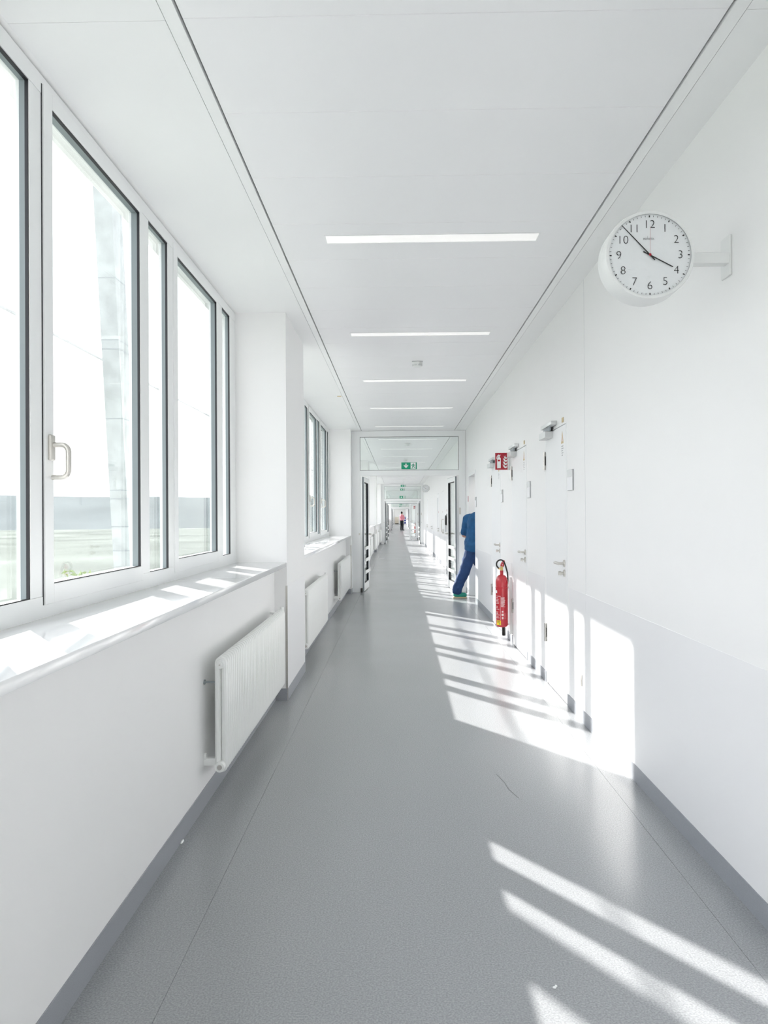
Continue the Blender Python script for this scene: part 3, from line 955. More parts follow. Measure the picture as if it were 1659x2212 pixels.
def extinguisher(cx, cy, label):
    t = thing('fire_extinguisher', label, 'fire extinguisher', (cx, cy, .18), 'fire extinguishers')
    r = .066
    prof = [(0, .180), (.050, .180), (.060, .186), (r, .20), (r, .660)]
    for k in range(1, 8):
        a = math.pi / 2 * k / 8
        prof.append((.022 + (r - .022) * math.cos(a), .660 + .085 * math.sin(a)))
    prof += [(.019, .748), (.019, .795), (0, .795)]
    MB().lathe(prof, 32, (cx, cy, 0)).build('cylinder', 'red', t, True)
    MB().lathe([(r, .600), (r + .0025, .602), (r + .0025, .614), (r, .616)], 32, (cx, cy, 0)).build('retaining_band', 'red', t, True)
    v = MB()
    v.cyl((cx, cy, .793), (cx, cy, .83), .016, 14).cyl((cx - .005, cy - .002, .812), (cx - .035, cy - .006, .816), .010, 12).cyl((cx, cy, .828), (cx, cy, .84), .012, 12)
    v.build('valve', 'brass', t, True)
    h = MB()
    h.tube([(cx - .006, cy, .838), (cx - .002, cy, .862), (cx + .010, cy, .885), (cx + .030, cy - .01, .90)], [.010, .011, .010, .008], 8)
    h.tube([(cx + .010, cy, .835), (cx + .020, cy, .85), (cx + .018, cy, .875)], [.010, .009, .007], 8)
    h.build('trigger', 'red', t, True)
    hose = [(cx - .032, cy - .006, .816)]
    for k in range(13):
        a = math.radians(205 - 190 * k / 12)
        hose.append((cx - .012 + .045 * math.cos(a), cy - .008, .862 + .048 * math.sin(a)))
    hose += [(cx + .045, cy - .008, .835), (cx + .062, cy - .004, .77), (cx + .068, cy + .01, .70), (cx + .062, cy + .03, .55), (cx + .05, cy + .06, .30), (cx + .030, cy + .055, .20)]
    MB().tube(hose, .0085, 10).build('hose', 'black', t, True)
    MB().lathe([(0, .075), (.017, .075), (.020, .082), (.020, .16), (.014, .20), (.010, .26), (0, .26)], 16, (cx + .025, cy + .045, 0)).build('discharge_horn', 'black', t, True)
    # wall bracket
    b = MB()
    b.box(XR - .028, XR - .0024, cy - .012, cy + .012, .10, .72).box(cx, XR - .004, cy - .01, cy + .01, .596, .618).box(cx, XR - .004, cy - .01, cy + .01, .20, .215)
    b.build('wall_bracket', 'plastic_white', t)
    # printed label wrapped on the cylinder: azimuth measured from the camera-facing line (-Y)
    def patch(nm, m, a0, a1, z0, z1, off=.0006):
        q = MB(); n_ = max(2, int(abs(a1 - a0) / .15))
        V, F = [], []
        for i in range(n_ + 1):
            a = a0 + (a1 - a0) * i / n_
            for z in (z0, z1):
                V.append((cx + (r + off) * math.sin(a), cy - (r + off) * math.cos(a), z))
        for i in range(n_):
            F.append((2 * i, 2 * i + 2, 2 * i + 3, 2 * i + 1))
        return q.add(V, F)
    wt = MB()
    random.seed(3)
    for i in range(15):                    # left column of instructions
        z = .50 - i * .0155
        if i in (5, 9):
            continue
        q = patch('', '', -1.25, -.55 + random.uniform(-.35, .05), z - .0028, z + .0028)
        wt.add(q.v, q.f)
    for i in range(14):                    # right column of small print
        z = .505 - i * .0078
        q = patch('', '', -.28, .42 + random.uniform(-.3, .05), z - .002, z + .002)
        wt.add(q.v, q.f)
    for z0, z1, a0, a1 in ((.342, .360, -.16, .10), (.305, .330, -.20, .14), (.270, .293, -.16, .10)):
        q = patch('', '', a0, a1, z0, z1); wt.add(q.v, q.f)
    q = patch('', '', -.40, -.36, .26, .52); wt.add(q.v, q.f)
    q = patch('', '', -1.25, -.38, .515, .52); wt.add(q.v, q.f)
    for i in range(6):
        q = patch('', '', .34, .40, .27 + i * .012, .278 + i * .012); wt.add(q.v, q.f)
    wt.build('label_print', 'print_pale', t)
    q = patch('', '', -1.35, -1.0, .55, .58); q.build('white_tag', 'sign_white', t)
    ys = patch('', '', -1.15, -.30, .205, .255, .0008).build('yellow_sticker', 'sticker_yellow', t)
    q = patch('', '', -.62, -.42, .211, .224, .0014); q.build('sticker_dot', 'sign_green', t)
    q = patch('', '', -1.1, -.45, .243, .247, .0014); q2 = patch('', '', -1.1, -.45, .231, .235, .0014); q.add(q2.v, q2.f); q.build('sticker_print', 'print_dark', t)
extinguisher(1.124, 8.13, 'red fire extinguisher with black hose hung on the right wall between two doors')
extinguisher(1.124, 50.5, 'distant red fire extinguisher seen through the closed glass door')

# ------------------------------------------------------------------ clocks
def clock(cx, cyy, cz, R, label, detail=True, ang_h=118.0, ang_m=317.0):
    t = thing('wall_clock', label, 'clock', (XR, cyy, cz), 'double-faced corridor clocks')
    D = .10
    prof = [(0, 0), (R * .93, 0), (R * .935, -.004), (R, -.004), (R * 1.02, .004), (R * 1.02, D - .004), (R, D + .004), (R * .935, D + .004), (R * .93, D), (0, D)]
    MB().lathe(prof[2:8], 64, (cx, cyy, cz), 'y', ends=False).build('case', 'plastic_white', t, True)
    MB().lathe([(0, .0035), (R * .945, .0035), (R * .945, .0045), (0, .0045)], 64, (cx, cyy, cz), 'y').build('dial', 'clock_face', t, True)
    MB().lathe([(0, D - .0045), (R * .945, D - .0045), (R * .945, D - .0035), (0, D - .0035)], 64, (cx, cyy, cz), 'y').build('dial', 'clock_face', t, True)
    MB().tube([(cx + R * .945 * math.cos(a), cyy - .002, cz + R * .945 * math.sin(a)) for a in [2 * math.pi * k / 64 for k in range(64)]], .0022, 6, closed=True).build('bezel', 'alu', t, True)
    # bracket arm and wall plate
    MB().bbox(cx + R, XR - .008, cyy + .03, cyy + .075, cz - .022, cz + .018, .002, 1).build('bracket_arm', 'plastic_white', t)
    MB().bbox(XR - .010, XR - .0005, cyy + .03, cyy + .105, cz - .065, cz + .085, .002, 1).build('wall_plate', 'plastic_white', t)
    yf = cyy + .002
    mk = MB()
    for k in range(60):
        a = 2 * math.pi * k / 60
        long_ = k % 5 == 0
        r0, r1, w = (R * .865, R * .91, .0021) if long_ else (R * .875, R * .91, .0007)
        d = Vector((math.sin(a), 0, math.cos(a))); nrm = Vector((math.cos(a), 0, -math.sin(a)))
        c0 = Vector((cx, yf, cz))
        P = [c0 + d * r0 - nrm * w, c0 + d * r0 + nrm * w, c0 + d * r1 + nrm * w, c0 + d * r1 - nrm * w]
        mk.add(P, [(0, 1, 2, 3)])
    mk.build('minute_marks', 'print_dark', t)
    for k in range(1, 13):
        a = 2 * math.pi * k / 12
        me = text_mesh(str(k), R * .27, 'print_dark', bold=-.0008 * R / .145)
        me.transform(Matrix.Translation((cx + R * .70 * math.sin(a), yf, cz + R * .70 * math.cos(a) + (0 if k not in (12, 6) else 0))) @ Matrix.Rotation(math.pi / 2, 4, 'X'))
        link('numeral', me, t)
    if detail:
        me = text_mesh('PEWETA', R * .058, 'print_grey', bold=.0002)
        me.transform(Matrix.Translation((cx - R * .02, yf, cz + R * .37)) @ Matrix.Rotation(math.pi / 2, 4, 'X') @ Matrix.Scale(1.12, 4, (1, 0, 0)))
        link('maker_name', me, t)
        MB().prism([(cx - R * .055, cz + R * .40), (cx - R * .045, cz + R * .45), (cx - R * .04, cz + R * .40)], 'y', yf - .0003, yf).build('maker_mark', 'print_grey', t)
    def hand(nm, m, ang, l0, l1, w0, w1, y):
        a = math.radians(ang)
        d = Vector((math.sin(a), 0, math.cos(a))); nrm = Vector((math.cos(a), 0, -math.sin(a)))
        c0 = Vector((cx, 0, cz))
        P = [c0 + d * l0 - nrm * w0, c0 + d * l0 + nrm * w0, c0 + d * l1 + nrm * w1, c0 + d * l1 - nrm * w1]
        MB().prism([(p.x, p.z) for p in P], 'y', y - .0008, y).build(nm, m, t)
    hand('hour_hand', 'print_dark', ang_h, -R * .17, R * .59, .0022, .0017, yf - .002)
    hand('minute_hand', 'print_dark', ang_m, -R * .16, R * .93, .0024, .0012, yf - .0035)
    hand('second_hand', 'sign_red', .5, -R * .05, R * .65, .0003, .0003, yf - .005)
    MB().lathe([(0, 0), (.0045, 0), (.0045, -.002), (0, -.002)], 16, (cx, yf - .005, cz), 'y').build('hand_cap', 'sign_red', t, True)
clock(.924, 2.72, 2.347, .160, 'round white clock on a bracket high on the right wall nearest the camera')
clock(1.075, 29.3, 2.47, .15, 'distant round clock beyond the nearest glazed partition', False)

# ------------------------------------------------------------------ ceiling lights and smoke detectors
def ceiling_light(y, label, group, detail):
    t = thing('ceiling_light', label, 'ceiling light', (.197, y, ZC), group)
    x0, x1 = -.395, .785
    hw = .055
    fr = MB()
    z0 = ZC - .004
    fr.box(x0 - .008, x1 + .008, y - hw - .006, y - hw, z0, ZC - .0002).box(x0 - .008, x1 + .008, y + hw, y + hw + .006, z0, ZC - .0002)
    fr.box(x0 - .008, x0, y - hw, y + hw, z0, ZC - .0002).box(x1, x1 + .008, y - hw, y + hw, z0, ZC - .0002)
    fr.build('trim', 'profile', t)
    # shallow curved diffuser
    d = MB(); n_ = 6
    V, F = [], []
    for i in range(n_ + 1):
        s = i / n_
        yy = y - hw + 2 * hw * s
        zz = ZC - .001 - .003 * math.sin(math.pi * s)
        V += [(x0, yy, zz), (x1, yy, zz)]
    for i in range(n_):
        F.append((2 * i, 2 * i + 1, 2 * i + 3, 2 * i + 2))
    d.add(V, F)
    d.build('diffuser', 'lamp', t, True)
ORD = ['nearest', 'second', 'third', 'fourth', 'fifth']
LY = [4.147 + 2.185 * k for k in range(59)]
for i, y in enumerate(LY):
    if i < 5:
        ceiling_light(y, 'recessed strip ceiling light, %s from the camera' % ORD[i], 'strip ceiling lights', True)
    elif y < F2 - .3:
        nth = i - 4
        if abs(y - F1) < .2: continue
        names = ['first', 'second', 'third', 'fourth', 'fifth', 'sixth', 'seventh', 'eighth', 'ninth', 'tenth', 'eleventh']
        ceiling_light(y, 'strip ceiling light, %s one beyond the nearest glazed partition' % names[min(nth - 1, 10)], 'strip ceiling lights', False)
    elif y < 128 and min(abs(y - f) for f in (F2, F2B, F3, F3B)) > .3:
        ceiling_light(y, 'tiny far strip ceiling light beyond the second glazed partition', 'far strip ceiling lights', False)

def smoke(y, label):
    x = .2
    t = thing('smoke_detector', label, 'smoke detector', (x, y, ZC), 'smoke detectors')
    MB().lathe([(0, ZC), (.055, ZC), (.055, ZC - .012), (.052, ZC - .02), (0, ZC - .02)], 24, (x, y, 0)).build('base', 'plastic_white', t, True)
    MB().lathe([(0, ZC - .02), (.050, ZC - .02), (.050, ZC - .032), (.043, ZC - .050), (.02, ZC - .056), (0, ZC - .056)], 24, (x, y, 0)).build('head', 'plastic_white', t, True)
    s = MB()
    for k in range(8):
        a0 = 2 * math.pi * k / 8 + .1
        for (r, z) in ((.0508, ZC - .030), (.0492, ZC - .0385)):
            pts = [(x + r * math.cos(a0 + .6 * j / 4), y + r * math.sin(a0 + .6 * j / 4), z) for j in range(5)]
            s.tube(pts, .0018, 5)
    s.build('vents', 'print_grey', t)
    MB().box(x - .055, x + .055, y - .058, y - .05, ZC - .006, ZC - .002).build('address_tag', 'print_grey', t)
smoke(7.5, 'white smoke detector on the ceiling between the second and third strip lights')
smoke(16.0, 'smoke detector first beyond the nearest glazed partition')
smoke(20.4, 'smoke detector second beyond the nearest glazed partition, above the exit sign')

# ------------------------------------------------------------------ radiators
def radiator(y0, y1, label):
    t = thing('radiator', label, 'radiator', (-.86, (y0 + y1) / 2, .168), 'column radiators under the windows')
    zb, zt = .168, .726
    pitch = .0418
    n_ = int(round((y1 - y0) / pitch))
    r = .0155
    xf, xb = -.83 - r, -.892 + r
    path = []
    R = .0149
    for (cx, cz, a0) in ((xf - R, zt - r - R, 0), (xb + R, zt - r - R, 90), (xb + R, zb + r + R, 180), (xf - R, zb + r + R, 270)):
        for j in range(4):
            a = math.radians(a0 + 30 * j)
            path.append((cx + R * math.cos(a), 0, cz + R * math.sin(a)))
    b = MB().tube(path, r, 8, closed=True)
    b.v = [(v[0], v[1] * 1.06, v[2]) for v in b.v]
    xc = (xf + xb) / 2
    for z in (zt - .036, zb + .036):
        b.cyl((xc, -pitch / 2, z), (xc, pitch / 2, z), .021, 10)
    me = b.data('radiator_column', 'radiator', True)
    for k in range(n_):
        link('radiator_column', me, t).location = Vector((0, y0 + pitch * (k + .5), 0))
    for ch in t.children:
        ch.matrix_parent_inverse = t.matrix_basis.inverted()
    ye = y0
    MB().cyl((xc, ye - .008, zt - .036), (xc, ye + .01, zt - .036), .020, 18).build('end_plug', 'radiator', t, True)
    MB().cyl((xc, ye - .014, zt - .036), (xc, ye - .007, zt - .036), .011, 14).build('vent_plug', 'radiator', t, True)
    MB().cyl((xc, ye - .0155, zt - .036), (xc, ye - .013, zt - .036), .004, 10).build('vent_screw', 'satin', t, True)
    MB().cyl((xc, ye - .024, zb + .036), (xc, ye + .01, zb + .036), .0235, 18).build('end_plug', 'radiator', t, True)
    MB().cyl((xc, ye - .0265, zb + .036), (xc, ye - .0235, zb + .036), .012, 14).build('drain_cap', 'steel', t, True)
    MB().box(XL + .0005, -.885, y0 + .02, y0 + .05, zb + .03, zb + .065).build('lower_bracket', 'radiator', t)
    MB().cyl((XL + .0005, y0 + .03, zb + .072), (XL + .012, y0 + .03, zb + .072), .016, 12).build('bracket_foot', 'radiator', t, True)
    g = MB().cyl((XL + .0005, y0 + .03, .60), (-.885, y0 + .03, .60), .005, 10)
    g.cyl((XL + .0005, y0 + .03, .60), (XL + .006, y0 + .03, .60), .012, 12)
    g.build('spacer_bolt', 'gasket_grey', t, True)
    v = MB().cyl((xc, y1 - .01, zt - .036), (xc, y1 + .05, zt - .036), .010, 12)
    v.cyl((xc, y1 + .04, zt - .05), (xc, y1 + .04, zt + .01), .014, 14).cyl((xc, y1 + .04, zt - .036), (XL + .001, y1 + .04, zt - .036), .009, 12)
    v.build('valve', 'radiator', t, True)
    v = MB().cyl((xc, y1 - .01, zb + .036), (xc, y1 + .04, zb + .036), .010, 12).cyl((xc, y1 + .03, zb + .036), (XL + .001, y1 + .03, zb + .036), .009, 12)
    v.build('return_pipe', 'satin', t, True)
    return t
radiator(3.545, 5.385, 'white column radiator nearest the camera under the large window')
radiator(6.82, 8.66, 'white column radiator just past the first pillar')
radiator(10.75, 12.79, 'white column radiator in front of the nearest glazed partition')
q = ['first', 'second', 'third', 'fourth', 'fifth', 'sixth']
k = 0
for (a, b) in BAYS:
    if F1 < a and b < F2 + 1:
        for y0 in (a + .25, b - 2.15):
            radiator(y0, y0 + 1.84, 'far white radiator, %s one beyond the nearest glazed partition' % q[k]); k += 1

# ------------------------------------------------------------------ people
def rotz(p, c, a):
    x, y = p[0] - c[0], p[1] - c[1]
    return Vector((c[0] + x * math.cos(a) - y * math.sin(a), c[1] + x * math.sin(a) + y * math.cos(a), p[2]))

def hand_prims(b, wrist, d, palm_n, thumb_dir, curl=.35, s=1.0):
    """palm, four bent fingers of unequal length and a thumb from the side of the palm"""
    wrist, d, pn, td = Vector(wrist), Vector(d).normalized(), Vector(palm_n).normalized(), Vector(thumb_dir).normalized()
    side = td
    pc = wrist + d * .05 * s
    for k in range(4):
        o = side * (.030 - .020 * k) * s
        b.cap(wrist + o * .6, wrist + d * .085 * s + o, .014 * s, .0125 * s, 8)
    for k, L in enumerate((.070, .080, .074, .058)):
        base = wrist + d * .088 * s + side * (.031 - .0205 * k) * s
        p, dirv = base, d.copy()
        for j, (f, r) in enumerate(((.45, .0098), (.32, .009), (.23, .008))):
            dirv = (dirv + pn * curl * (j + .6)).normalized()
            q_ = p + dirv * L * f * s
            b.cap(p, q_, r * s, r * .92 * s, 8)
            p = q_
    base = wrist + d * .025 * s + side * .030 * s
    k1 = base + (side * .75 + d * .6).normalized() * .038 * s
    k2 = k1 + (side * .25 + d + pn * .3).normalized() * .034 * s
    b.cap(base, k1, .0125 * s, .011 * s, 8)
    b.cap(k1, k2, .011 * s, .009 * s, 8)

def head_prims(b, c, fwd, s=1.0):
    c, f = Vector(c), Vector(fwd).normalized()
    up = Vector((0, 0, 1)); sd = up.cross(f).normalized()
    rot = Matrix((f, sd, up)).transposed()
    b.ell(c + up * .02 * s, (.098 * s, .076 * s, .105 * s), rot)
    b.ell(c + f * .025 * s - up * .055 * s, (.068 * s, .058 * s, .065 * s), rot)
    b.cap(c + f * .088 * s + up * .01 * s, c + f * .112 * s - up * .022 * s, .010 * s, .014 * s, 8)       # nose
    b.cap(c + f * .088 * s - up * .060 * s + sd * .016 * s, c + f * .088 * s - up * .060 * s - sd * .016 * s, .010 * s, .010 * s, 8)  # mouth
    for q_ in (-1, 1):
        b.ell(c + f * .082 * s + sd * q_ * .031 * s + up * .012 * s, (.014 * s, .016 * s, .010 * s), rot)   # eyes
        b.ell(c + sd * q_ * .077 * s - f * .005 * s - up * .005 * s, (.020 * s, .010 * s, .032 * s), rot)   # ears

def hair_cap(c, fwd, s=1.0):
    c, f = Vector(c), Vector(fwd).normalized()
    up = Vector((0, 0, 1)); sd = up.cross(f).normalized()
    rot = Matrix((f, sd, up)).transposed()
    b = MB()
    b.ell(c + up * .035 * s - f * .018 * s, (.100 * s, .085 * s, .105 * s), rot)
    b.ell(c - f * .045 * s - up * .03 * s, (.062 * s, .070 * s, .075 * s), rot)
    return b

def foot(b, heel, toe, r0=.038, r1=.034):
    b.cap(heel, toe, r0, r1, 10)

def person_blue():
    t = thing('person', 'person in blue scrubs and green clogs stepping into the open doorway on the right', 'person', (1.1, 12.6, 0))
    Y = 12.62
    hip_r, hip_f = (1.25, Y - .08, .90), (1.27, Y + .08, .90)
    knee_r, ank_r = (1.125, Y - .09, .50), (.985, Y - .06, .12)
    knee_f, ank_f = (1.42, Y + .06, .50), (1.43, Y + .06, .10)
    sh_r, sh_l = (1.46, Y - .13, 1.34), (1.185, Y + .12, 1.335)
    elb_r, wr_r = (1.55, Y - .12, 1.08), (1.66, Y + .05, 1.0)
    elb_l, wr_l = (1.125, Y + .13, 1.06), (1.33, Y + .18, 1.0)
    b = MB()
    head = Vector((1.50, Y, 1.60))
    fwd = Vector((.8, .6, -.25))
    head_prims(b, head, fwd)
    b.cap((1.385, Y, 1.40), (1.465, Y, 1.53), .062, .056)
    b.ell((1.325, Y, 1.24), (.12, .17, .20)); b.ell((1.27, Y, .98), (.125, .165, .16))
    b.cap((1.28, Y, 1.0), (1.32, Y, 1.25), .13, .13)
    for s_, e_, w_ in ((sh_r, elb_r, wr_r), (sh_l, elb_l, wr_l)):
        b.cap((1.36, Y, 1.37), s_, .07, .062); b.cap(s_, e_, .052, .042); b.cap(e_, w_, .042, .028)
    hand_prims(b, wr_r, (.6, .8, -.1), (-.5, .4, -1), (0, .3, 1)); hand_prims(b, wr_l, (1, .0, .1), (.4, -.4, -1), (0, -.3, 1))
    for h_, k_, a_ in ((hip_r, knee_r, ank_r), (hip_f, knee_f, ank_f)):
        b.cap(h_, k_, .088, .058); b.cap(k_, a_, .058, .038)
    foot(b, (.965, Y - .06, .055), (1.10, Y - .07, .045)); foot(b, (1.40, Y + .06, .045), (1.58, Y + .05, .042))
    body = blob('body', b, 'skin', t, .0085, 2)
    h = hair_cap(head, fwd); blob('hair', h, 'hair', t, .014, 3)
    # tunic
    c = MB()
    c.ell((1.315, Y, 1.24), (.155, .205, .225)); c.ell((1.255, Y, .93), (.145, .195, .17))
    c.cap((1.26, Y - .06, .87), (1.30, Y - .07, 1.20), .130, .135); c.cap((1.26, Y + .06, .87), (1.31, Y + .07, 1.20), .130, .135)
    c.cap((1.262, Y - .09, .86), (1.272, Y + .09, .86), .150, .150)
    c.cap((1.30, Y, 1.30), (1.385, Y, 1.41), .12, .085)
    for s_, e_ in ((sh_r, elb_r), (sh_l, elb_l)):
        m_ = Vector(s_).lerp(Vector(e_), .82)
        c.cap((1.345, Y, 1.36), s_, .09, .082); c.cap(s_, m_, .078, .075)
    # soft folds across the back
    for k in range(5):
        z = 1.02 + .07 * k
        c.cap((1.15 + .02 * k, Y - .06, z - .02), (1.24 + .02 * k, Y - .15, z + .07), .016, .012)
    blob('tunic', c, 'scrub_top', t, .012, 4, .026, lambda c: .80 - .18 * (c.x - 1.15) if c.x > 1.08 else -1)
    # trousers
    c = MB()
    c.ell((1.26, Y, .86), (.118, .160, .12))
    for h_, k_, a_ in ((hip_r, knee_r, ank_r), (hip_f, knee_f, ank_f)):
        c.cap((h_[0] - .012, h_[1], .82), k_, .116, .095); c.cap(k_, Vector(a_) + Vector((-.004, 0, .03)), .095, .082); c.cap(Vector(k_).lerp(Vector(a_), .8), Vector(a_) + Vector((-.004, 0, .01)), .078, .090)
        for j in range(4):
            p = Vector(k_).lerp(Vector(a_), .15 + .22 * j)
            c.cap(p + Vector((-.075, -.03, .01)), p + Vector((-.02, -.085, -.02)), .014, .012)
    blob('trousers', c, 'scrub_trousers', t, .012, 4, .030, lambda c: .062 - .25 * (c.x - .985) if c.x < 1.2 else .05)
    for heel, toe in (((.962, Y - .06, .058), (1.105, Y - .07, .052)), ((1.40, Y + .06, .058), (1.585, Y + .05, .052))):
        c = MB(); c.cap(heel, toe, .046, .043)
        cl = blob('clog', c, 'clog', t, .010, 2)
        MB().bbox(heel[0] - .048, toe[0] + .040, heel[1] - .044, heel[1] + .038, .0, .024, .008, 2).build('clog_sole', 'clog_sole', cl)
    return t
person_blue()

def person_standing(x, y, a, label, shirt, trousers, pose):
    t = thing('person', label, 'person', (x, y, 0))
    P = lambda p: rotz((x + p[0], y + p[1], p[2]), (x, y), a)      # local +x is forward, +y is left
    D = lambda d: Vector((d[0] * math.cos(a) - d[1] * math.sin(a), d[0] * math.sin(a) + d[1] * math.cos(a), d[2]))
    b = MB()
    head = P((.02, 0, 1.66)); fwd = D((1, 0, -.05))
    head_prims(b, head, fwd)
    b.cap(P((-.01, 0, 1.46)), P((.0, 0, 1.57)), .062, .056)
    b.ell(P((0, 0, 1.28)), (.15, .15, .22)); b.ell(P((0, 0, 1.0)), (.14, .14, .16)); b.cap(P((0, 0, 1.0)), P((0, 0, 1.3)), .14, .14)
    arms = pose
    for s_, (sh, el, wr, hd, pn, td) in zip((1, -1), arms):
        b.cap(P((0, 0, 1.42)), P(sh), .07, .06); b.cap(P(sh), P(el), .052, .043); b.cap(P(el), P(wr), .043, .028)
        hand_prims(b, P(wr), D(hd), D(pn), D(td))
    legs = (((0, .095, .92), (.015, .10, .50), (-.01, .10, .10)), ((0, -.095, .92), (.03, -.11, .50), (.02, -.12, .10)))
    for h_, k_, an in legs:
        b.cap(P(h_), P(k_), .088, .058); b.cap(P(k_), P(an), .058, .038)
        foot(b, P((an[0] - .04, an[1], .045)), P((an[0] + .15, an[1], .040)))
    blob('body', b, 'skin', t, .009, 2)
    blob('hair', hair_cap(head, fwd), 'hair', t, .014, 3)
    c = MB()
    c.ell(P((0, 0, 1.28)), (.19, .19, .23)); c.ell(P((0, 0, 1.02)), (.18, .18, .15))
    c.cap(P((0, .07, .99)), P((0, .09, 1.30)), .125, .13); c.cap(P((0, -.07, .99)), P((0, -.09, 1.30)), .125, .13); c.cap(P((-.01, 0, 1.36)), P((-.01, 0, 1.47)), .12, .075)
    for (sh, el, wr, hd, pn, td) in arms:
        m_ = Vector(P(el)).lerp(Vector(P(wr)), .55)
        c.cap(P((0, 0, 1.41)), P(sh), .085, .078); c.cap(P(sh), P(el), .070, .060); c.cap(P(el), m_, .060, .050)
    blob('shirt', c, shirt, t, .014, 3)
    c = MB()
    c.ell(P((0, 0, .93)), (.165, .165, .12))
    for h_, k_, an in legs:
        c.cap(P(h_), P(k_), .105, .080); c.cap(P(k_), P((an[0], an[1], .09)), .080, .066)
    blob('trousers', c, trousers, t, .014, 3)
    for h_, k_, an in legs:
        c = MB(); c.cap(P((an[0] - .045, an[1], .06)), P((an[0] + .16, an[1], .05)), .048, .044)
        sh_ = blob('shoe', c, 'shoe_dark', t, .012, 2)
        q_ = MB().cap(P((an[0] - .045, an[1], .02)), P((an[0] + .16, an[1], .02)), .05, .046)
        q_.v = [(v[0], v[1], max(.0, min(.022, v[2]))) for v in q_.v]
        q_.build('shoe_sole', 'shoe_sole', sh_)
    return t
person_standing(.30, 69.8, .75, 'man in pink shirt and dark trousers standing far down the corridor', 'shirt_pink', 'trousers_dark',
    (((0, .20, 1.40), (.06, .25, 1.12), (.24, .08, 1.16), (.4, -1, .1), (-.6, 0, -.6), (0, 0, 1)), ((0, -.20, 1.40), (.08, -.27, 1.13), (.28, -.10, 1.20), (.3, 1, .1), (-.6, 0, -.6), (0, 0, 1))))
person_standing(1.36, 84.0, math.pi - .2, 'person in maroon mostly hidden behind the far door frame, forearm showing', 'shirt_maroon', 'trousers_dark',
    (((0, .20, 1.40), (.06, .24, 1.12), (.34, .20, 1.00), (1, -.1, -.3), (0, 0, -1), (0, -1, 0)), ((0, -.20, 1.40), (.0, -.26, 1.12), (.16, -.22, .90), (.4, 0, -1), (0, 1, 0), (1, 0, 0))))

# ------------------------------------------------------------------ far end of the corridor
def far_end():
    e = MB().box(-1.5, 4.0, YE, YE + .2, 0, ZC + .2).build('wall_end', 'wall'); tag(e, kind='structure')
    e = MB().box(-1.5, 1.6, YB - .2, YB, 0, ZC + .2).build('wall_back', 'wall'); tag(e, kind='structure')
    t = thing('trolley', 'blue shelf trolley with bins standing near the far end of the corridor', 'trolley', (1.06, 118, 0))
    x0, x1, y0, y1 = .86, 1.2, 117.8, 118.3
    for xx in (x0, x1 - .03):
        for yy in (y0, y1 - .03):
            MB().box(xx, xx + .03, yy, yy + .03, .10, 1.25).build('post', 'alu', t)
            MB().cyl((xx + .015, yy, .06), (xx + .015, yy + .03, .06), .06, 12).build('caster', 'black', t)
    for z in (.14, .50, .86, 1.22):
        MB().box(x0, x1, y0, y1, z, z + .03).build('shelf', 'blue_cart', t)
    for z in (.17, .53, .89):
        for j in range(2):
            MB().bbox(x0 + .035 + j * .14, x0 + .165 + j * .14, y0 + .02, y1 - .02, z, z + .24, .01, 1).build('bin', 'blue_cart', t)
    t = thing('cabinet', 'low beige cabinet with dark plinth at the far end of the corridor', 'cabinet', (-.35, 124, 0))
    MB().box(-.62, .02, 124, 124.5, .12, 1.18).build('body', 'cabinet', t)
    MB().box(-.60, .0, 124.03, 124.5, 0, .12).build('plinth', 'black', t)
    for j in range(2):
        d_ = MB().box(-.61 + j * .315, -.305 + j * .315, 123.98, 124.0, .14, 1.16).build('door', 'cabinet', t)
        MB().box(-.33 + j * .06, -.31 + j * .06, 123.96, 123.98, .62, .76).build('handle', 'satin', d_)
    # notices on the end wall
    for i, (x, z, w_, h_) in enumerate(((.35, 1.55, .3, .4), (.85, 1.6, .3, .4))):
        f = thing('notice', ['pale notice on the end wall above the cabinet side', 'pale notice on the end wall above the trolley'][i], 'notice', (x, YE, z))
        MB().box(x, x + w_, YE - .02, YE - .0005, z, z + h_).build('frame', 'alu', f)
        MB().box(x + .02, x + w_ - .02, YE - .024, YE - .02, z + .02, z + h_ - .02).build('sheet', 'plate_paper', f)
far_end()

# ------------------------------------------------------------------ crumbs on the floor
def crumbs():
    b = MB()
    b.ell((.452, 2.205, .003), (.006, .004, .0032), seg=8, rings=5); b.ell((.458, 2.212, .003), (.004, .005, .003), seg=8, rings=5)
    tag(b.build('paper_scrap', 'sign_white'), 'tiny white scrap on the floor beside the sunlit stripe', 'scrap')
    b = MB()
    b.ell((-.938, 3.17, .006), (.006, .022, .006), seg=8, rings=5)
    tag(b.build('plaster_crumb', 'sign_white'), 'small white crumb against the left grey skirting', 'scrap')
crumbs()

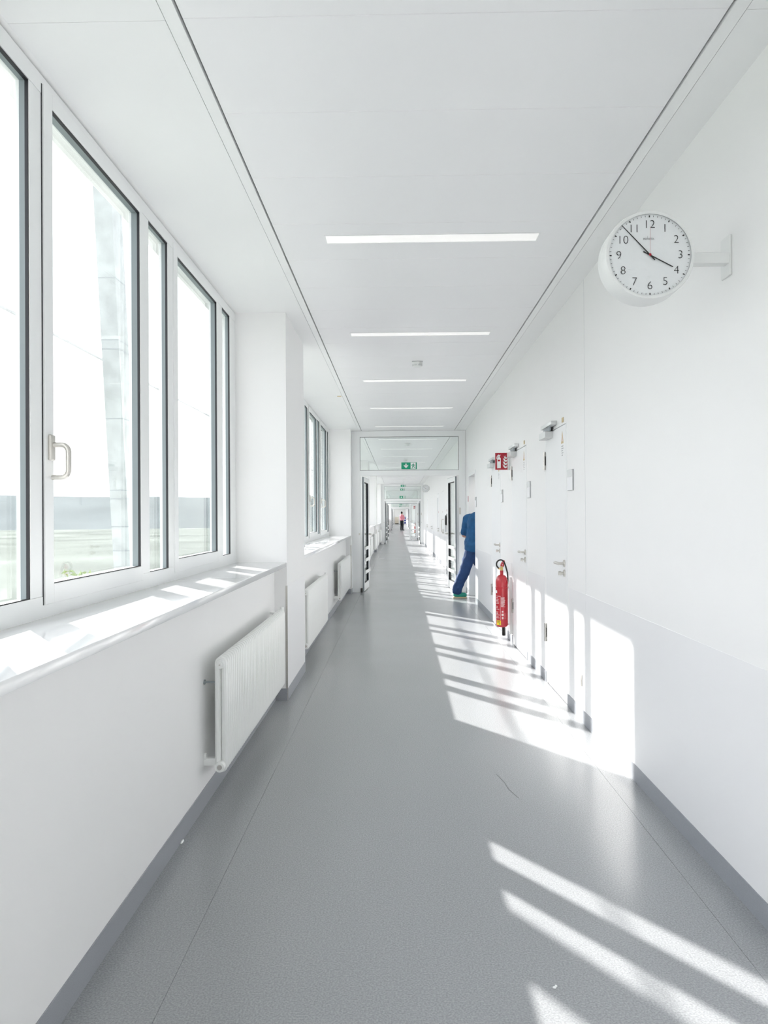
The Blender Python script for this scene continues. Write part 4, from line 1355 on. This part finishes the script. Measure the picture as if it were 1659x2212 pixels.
# ------------------------------------------------------------------ outside
def outside():
    g = MB()
    g.box(-1000, -1.8, -1000, 1000, -9.2, -9)
    gd = g.build('ground', 'ground'); tag(gd, kind='structure')
    # long wooded ridge on the horizon
    random.seed(11)
    V, F = [], []
    nx = 120
    for i in range(nx + 1):
        az = math.radians(-8 + 190 * i / nx)          # from straight ahead round to behind
        hgt = 23.5 + .8 * math.sin(i * .35) + .6 * math.sin(i * .83 + 1) + random.uniform(-.15, .15)
        for R_, z in ((700, -9.5), (800, 6), (900, 1.4 + hgt), (1050, 10)):
            V.append((-R_ * math.sin(az), R_ * math.cos(az), z))
    for i in range(nx):
        for j in range(3):
            F.append((4 * i + j, 4 * i + j + 1, 4 * (i + 1) + j + 1, 4 * (i + 1) + j))
    hl = MB().add(V, F).build('hills', 'hill', None, True); tag(hl, kind='structure')
    # slanting concrete strut in front of the windows
    b = MB()
    def ring(z, x0=-2.375, x1=-2.235, wy=.22):
        y = 5.941 - .1317 * (z - 2.403)
        return [(x0, y, z), (x1, y, z), (x1, y + wy, z), (x0, y + wy, z)]
    V, F = [], []
    lev = [-9, -3, 0, .8, 1.25, 1.8, 2.3, 2.9, 3.5, 4.2, 5.0, 7.0]
    for z in lev:
        V += ring(z)
    for i in range(len(lev) - 1):
        for j in range(4):
            F.append((4 * i + j, 4 * i + (j + 1) % 4, 4 * i + 4 + (j + 1) % 4, 4 * i + 4 + j))
    F += [(3, 2, 1, 0), tuple(4 * (len(lev) - 1) + j for j in range(4))]
    st = thing('facade_strut', 'slanting pale concrete strut outside the large window', 'strut', (-2.3, 7.4, -9))
    b.add(V, F)
    b.build('shaft', 'concrete', st)
    j = MB()
    for z in (.95, 1.12, 1.32, 1.55, 1.62, 2.2, 2.75, 2.82, 3.3):
        r_ = ring(z, -2.3765, -2.2335, .223)
        r2 = ring(z + .006, -2.3765, -2.2335, .223)
        off = lambda p: (p[0], p[1] - .0015, p[2])
        j.add([off(p) for p in r_] + [off(p) for p in r2], [(0, 1, 5, 4), (1, 2, 6, 5), (2, 3, 7, 6), (3, 0, 4, 7)])
    j.build('formwork_joints', 'gasket_grey', st)
    # taut cable along the facade
    c = MB().cyl((-2.45, -6, 2.71), (-2.45, 60, 2.71), .011, 8)
    tag(c.build('facade_cable', 'plastic_grey', None, True), 'thin steel cable stretched along the facade outside the windows', 'cable')
    # shrub below the window
    t = thing('shrub', 'pale green shrub growing outside below the large window', 'shrub', (-5.95, 13.6, -9))
    MB().tube([(-5.95, 13.6, -9), (-5.9, 13.7, -4), (-5.95, 13.6, .1)], [.16, .1, .03], 8).build('trunk', 'bark', t, True)
    lv = MB(); random.seed(5)
    for i in range(420):
        u, v_, w_ = random.gauss(0, .16), random.gauss(0, .18), random.uniform(-3.4, .42)
        s_ = .07
        q_ = Quaternion((random.random(), random.random(), random.random()), random.uniform(0, 6))
        pts = [q_ @ Vector(p) + Vector((-5.95 + u * (1 - .5 * w_), 13.6 + v_ * (1 - .5 * w_), w_)) for p in ((-s_, 0, 0), (0, -s_ * .4, .02), (s_, 0, 0), (0, s_ * .4, .02))]
        lv.add(pts, [(0, 1, 2, 3)])
    tag(lv.build('foliage', 'leaf', t), kind='stuff')
outside()
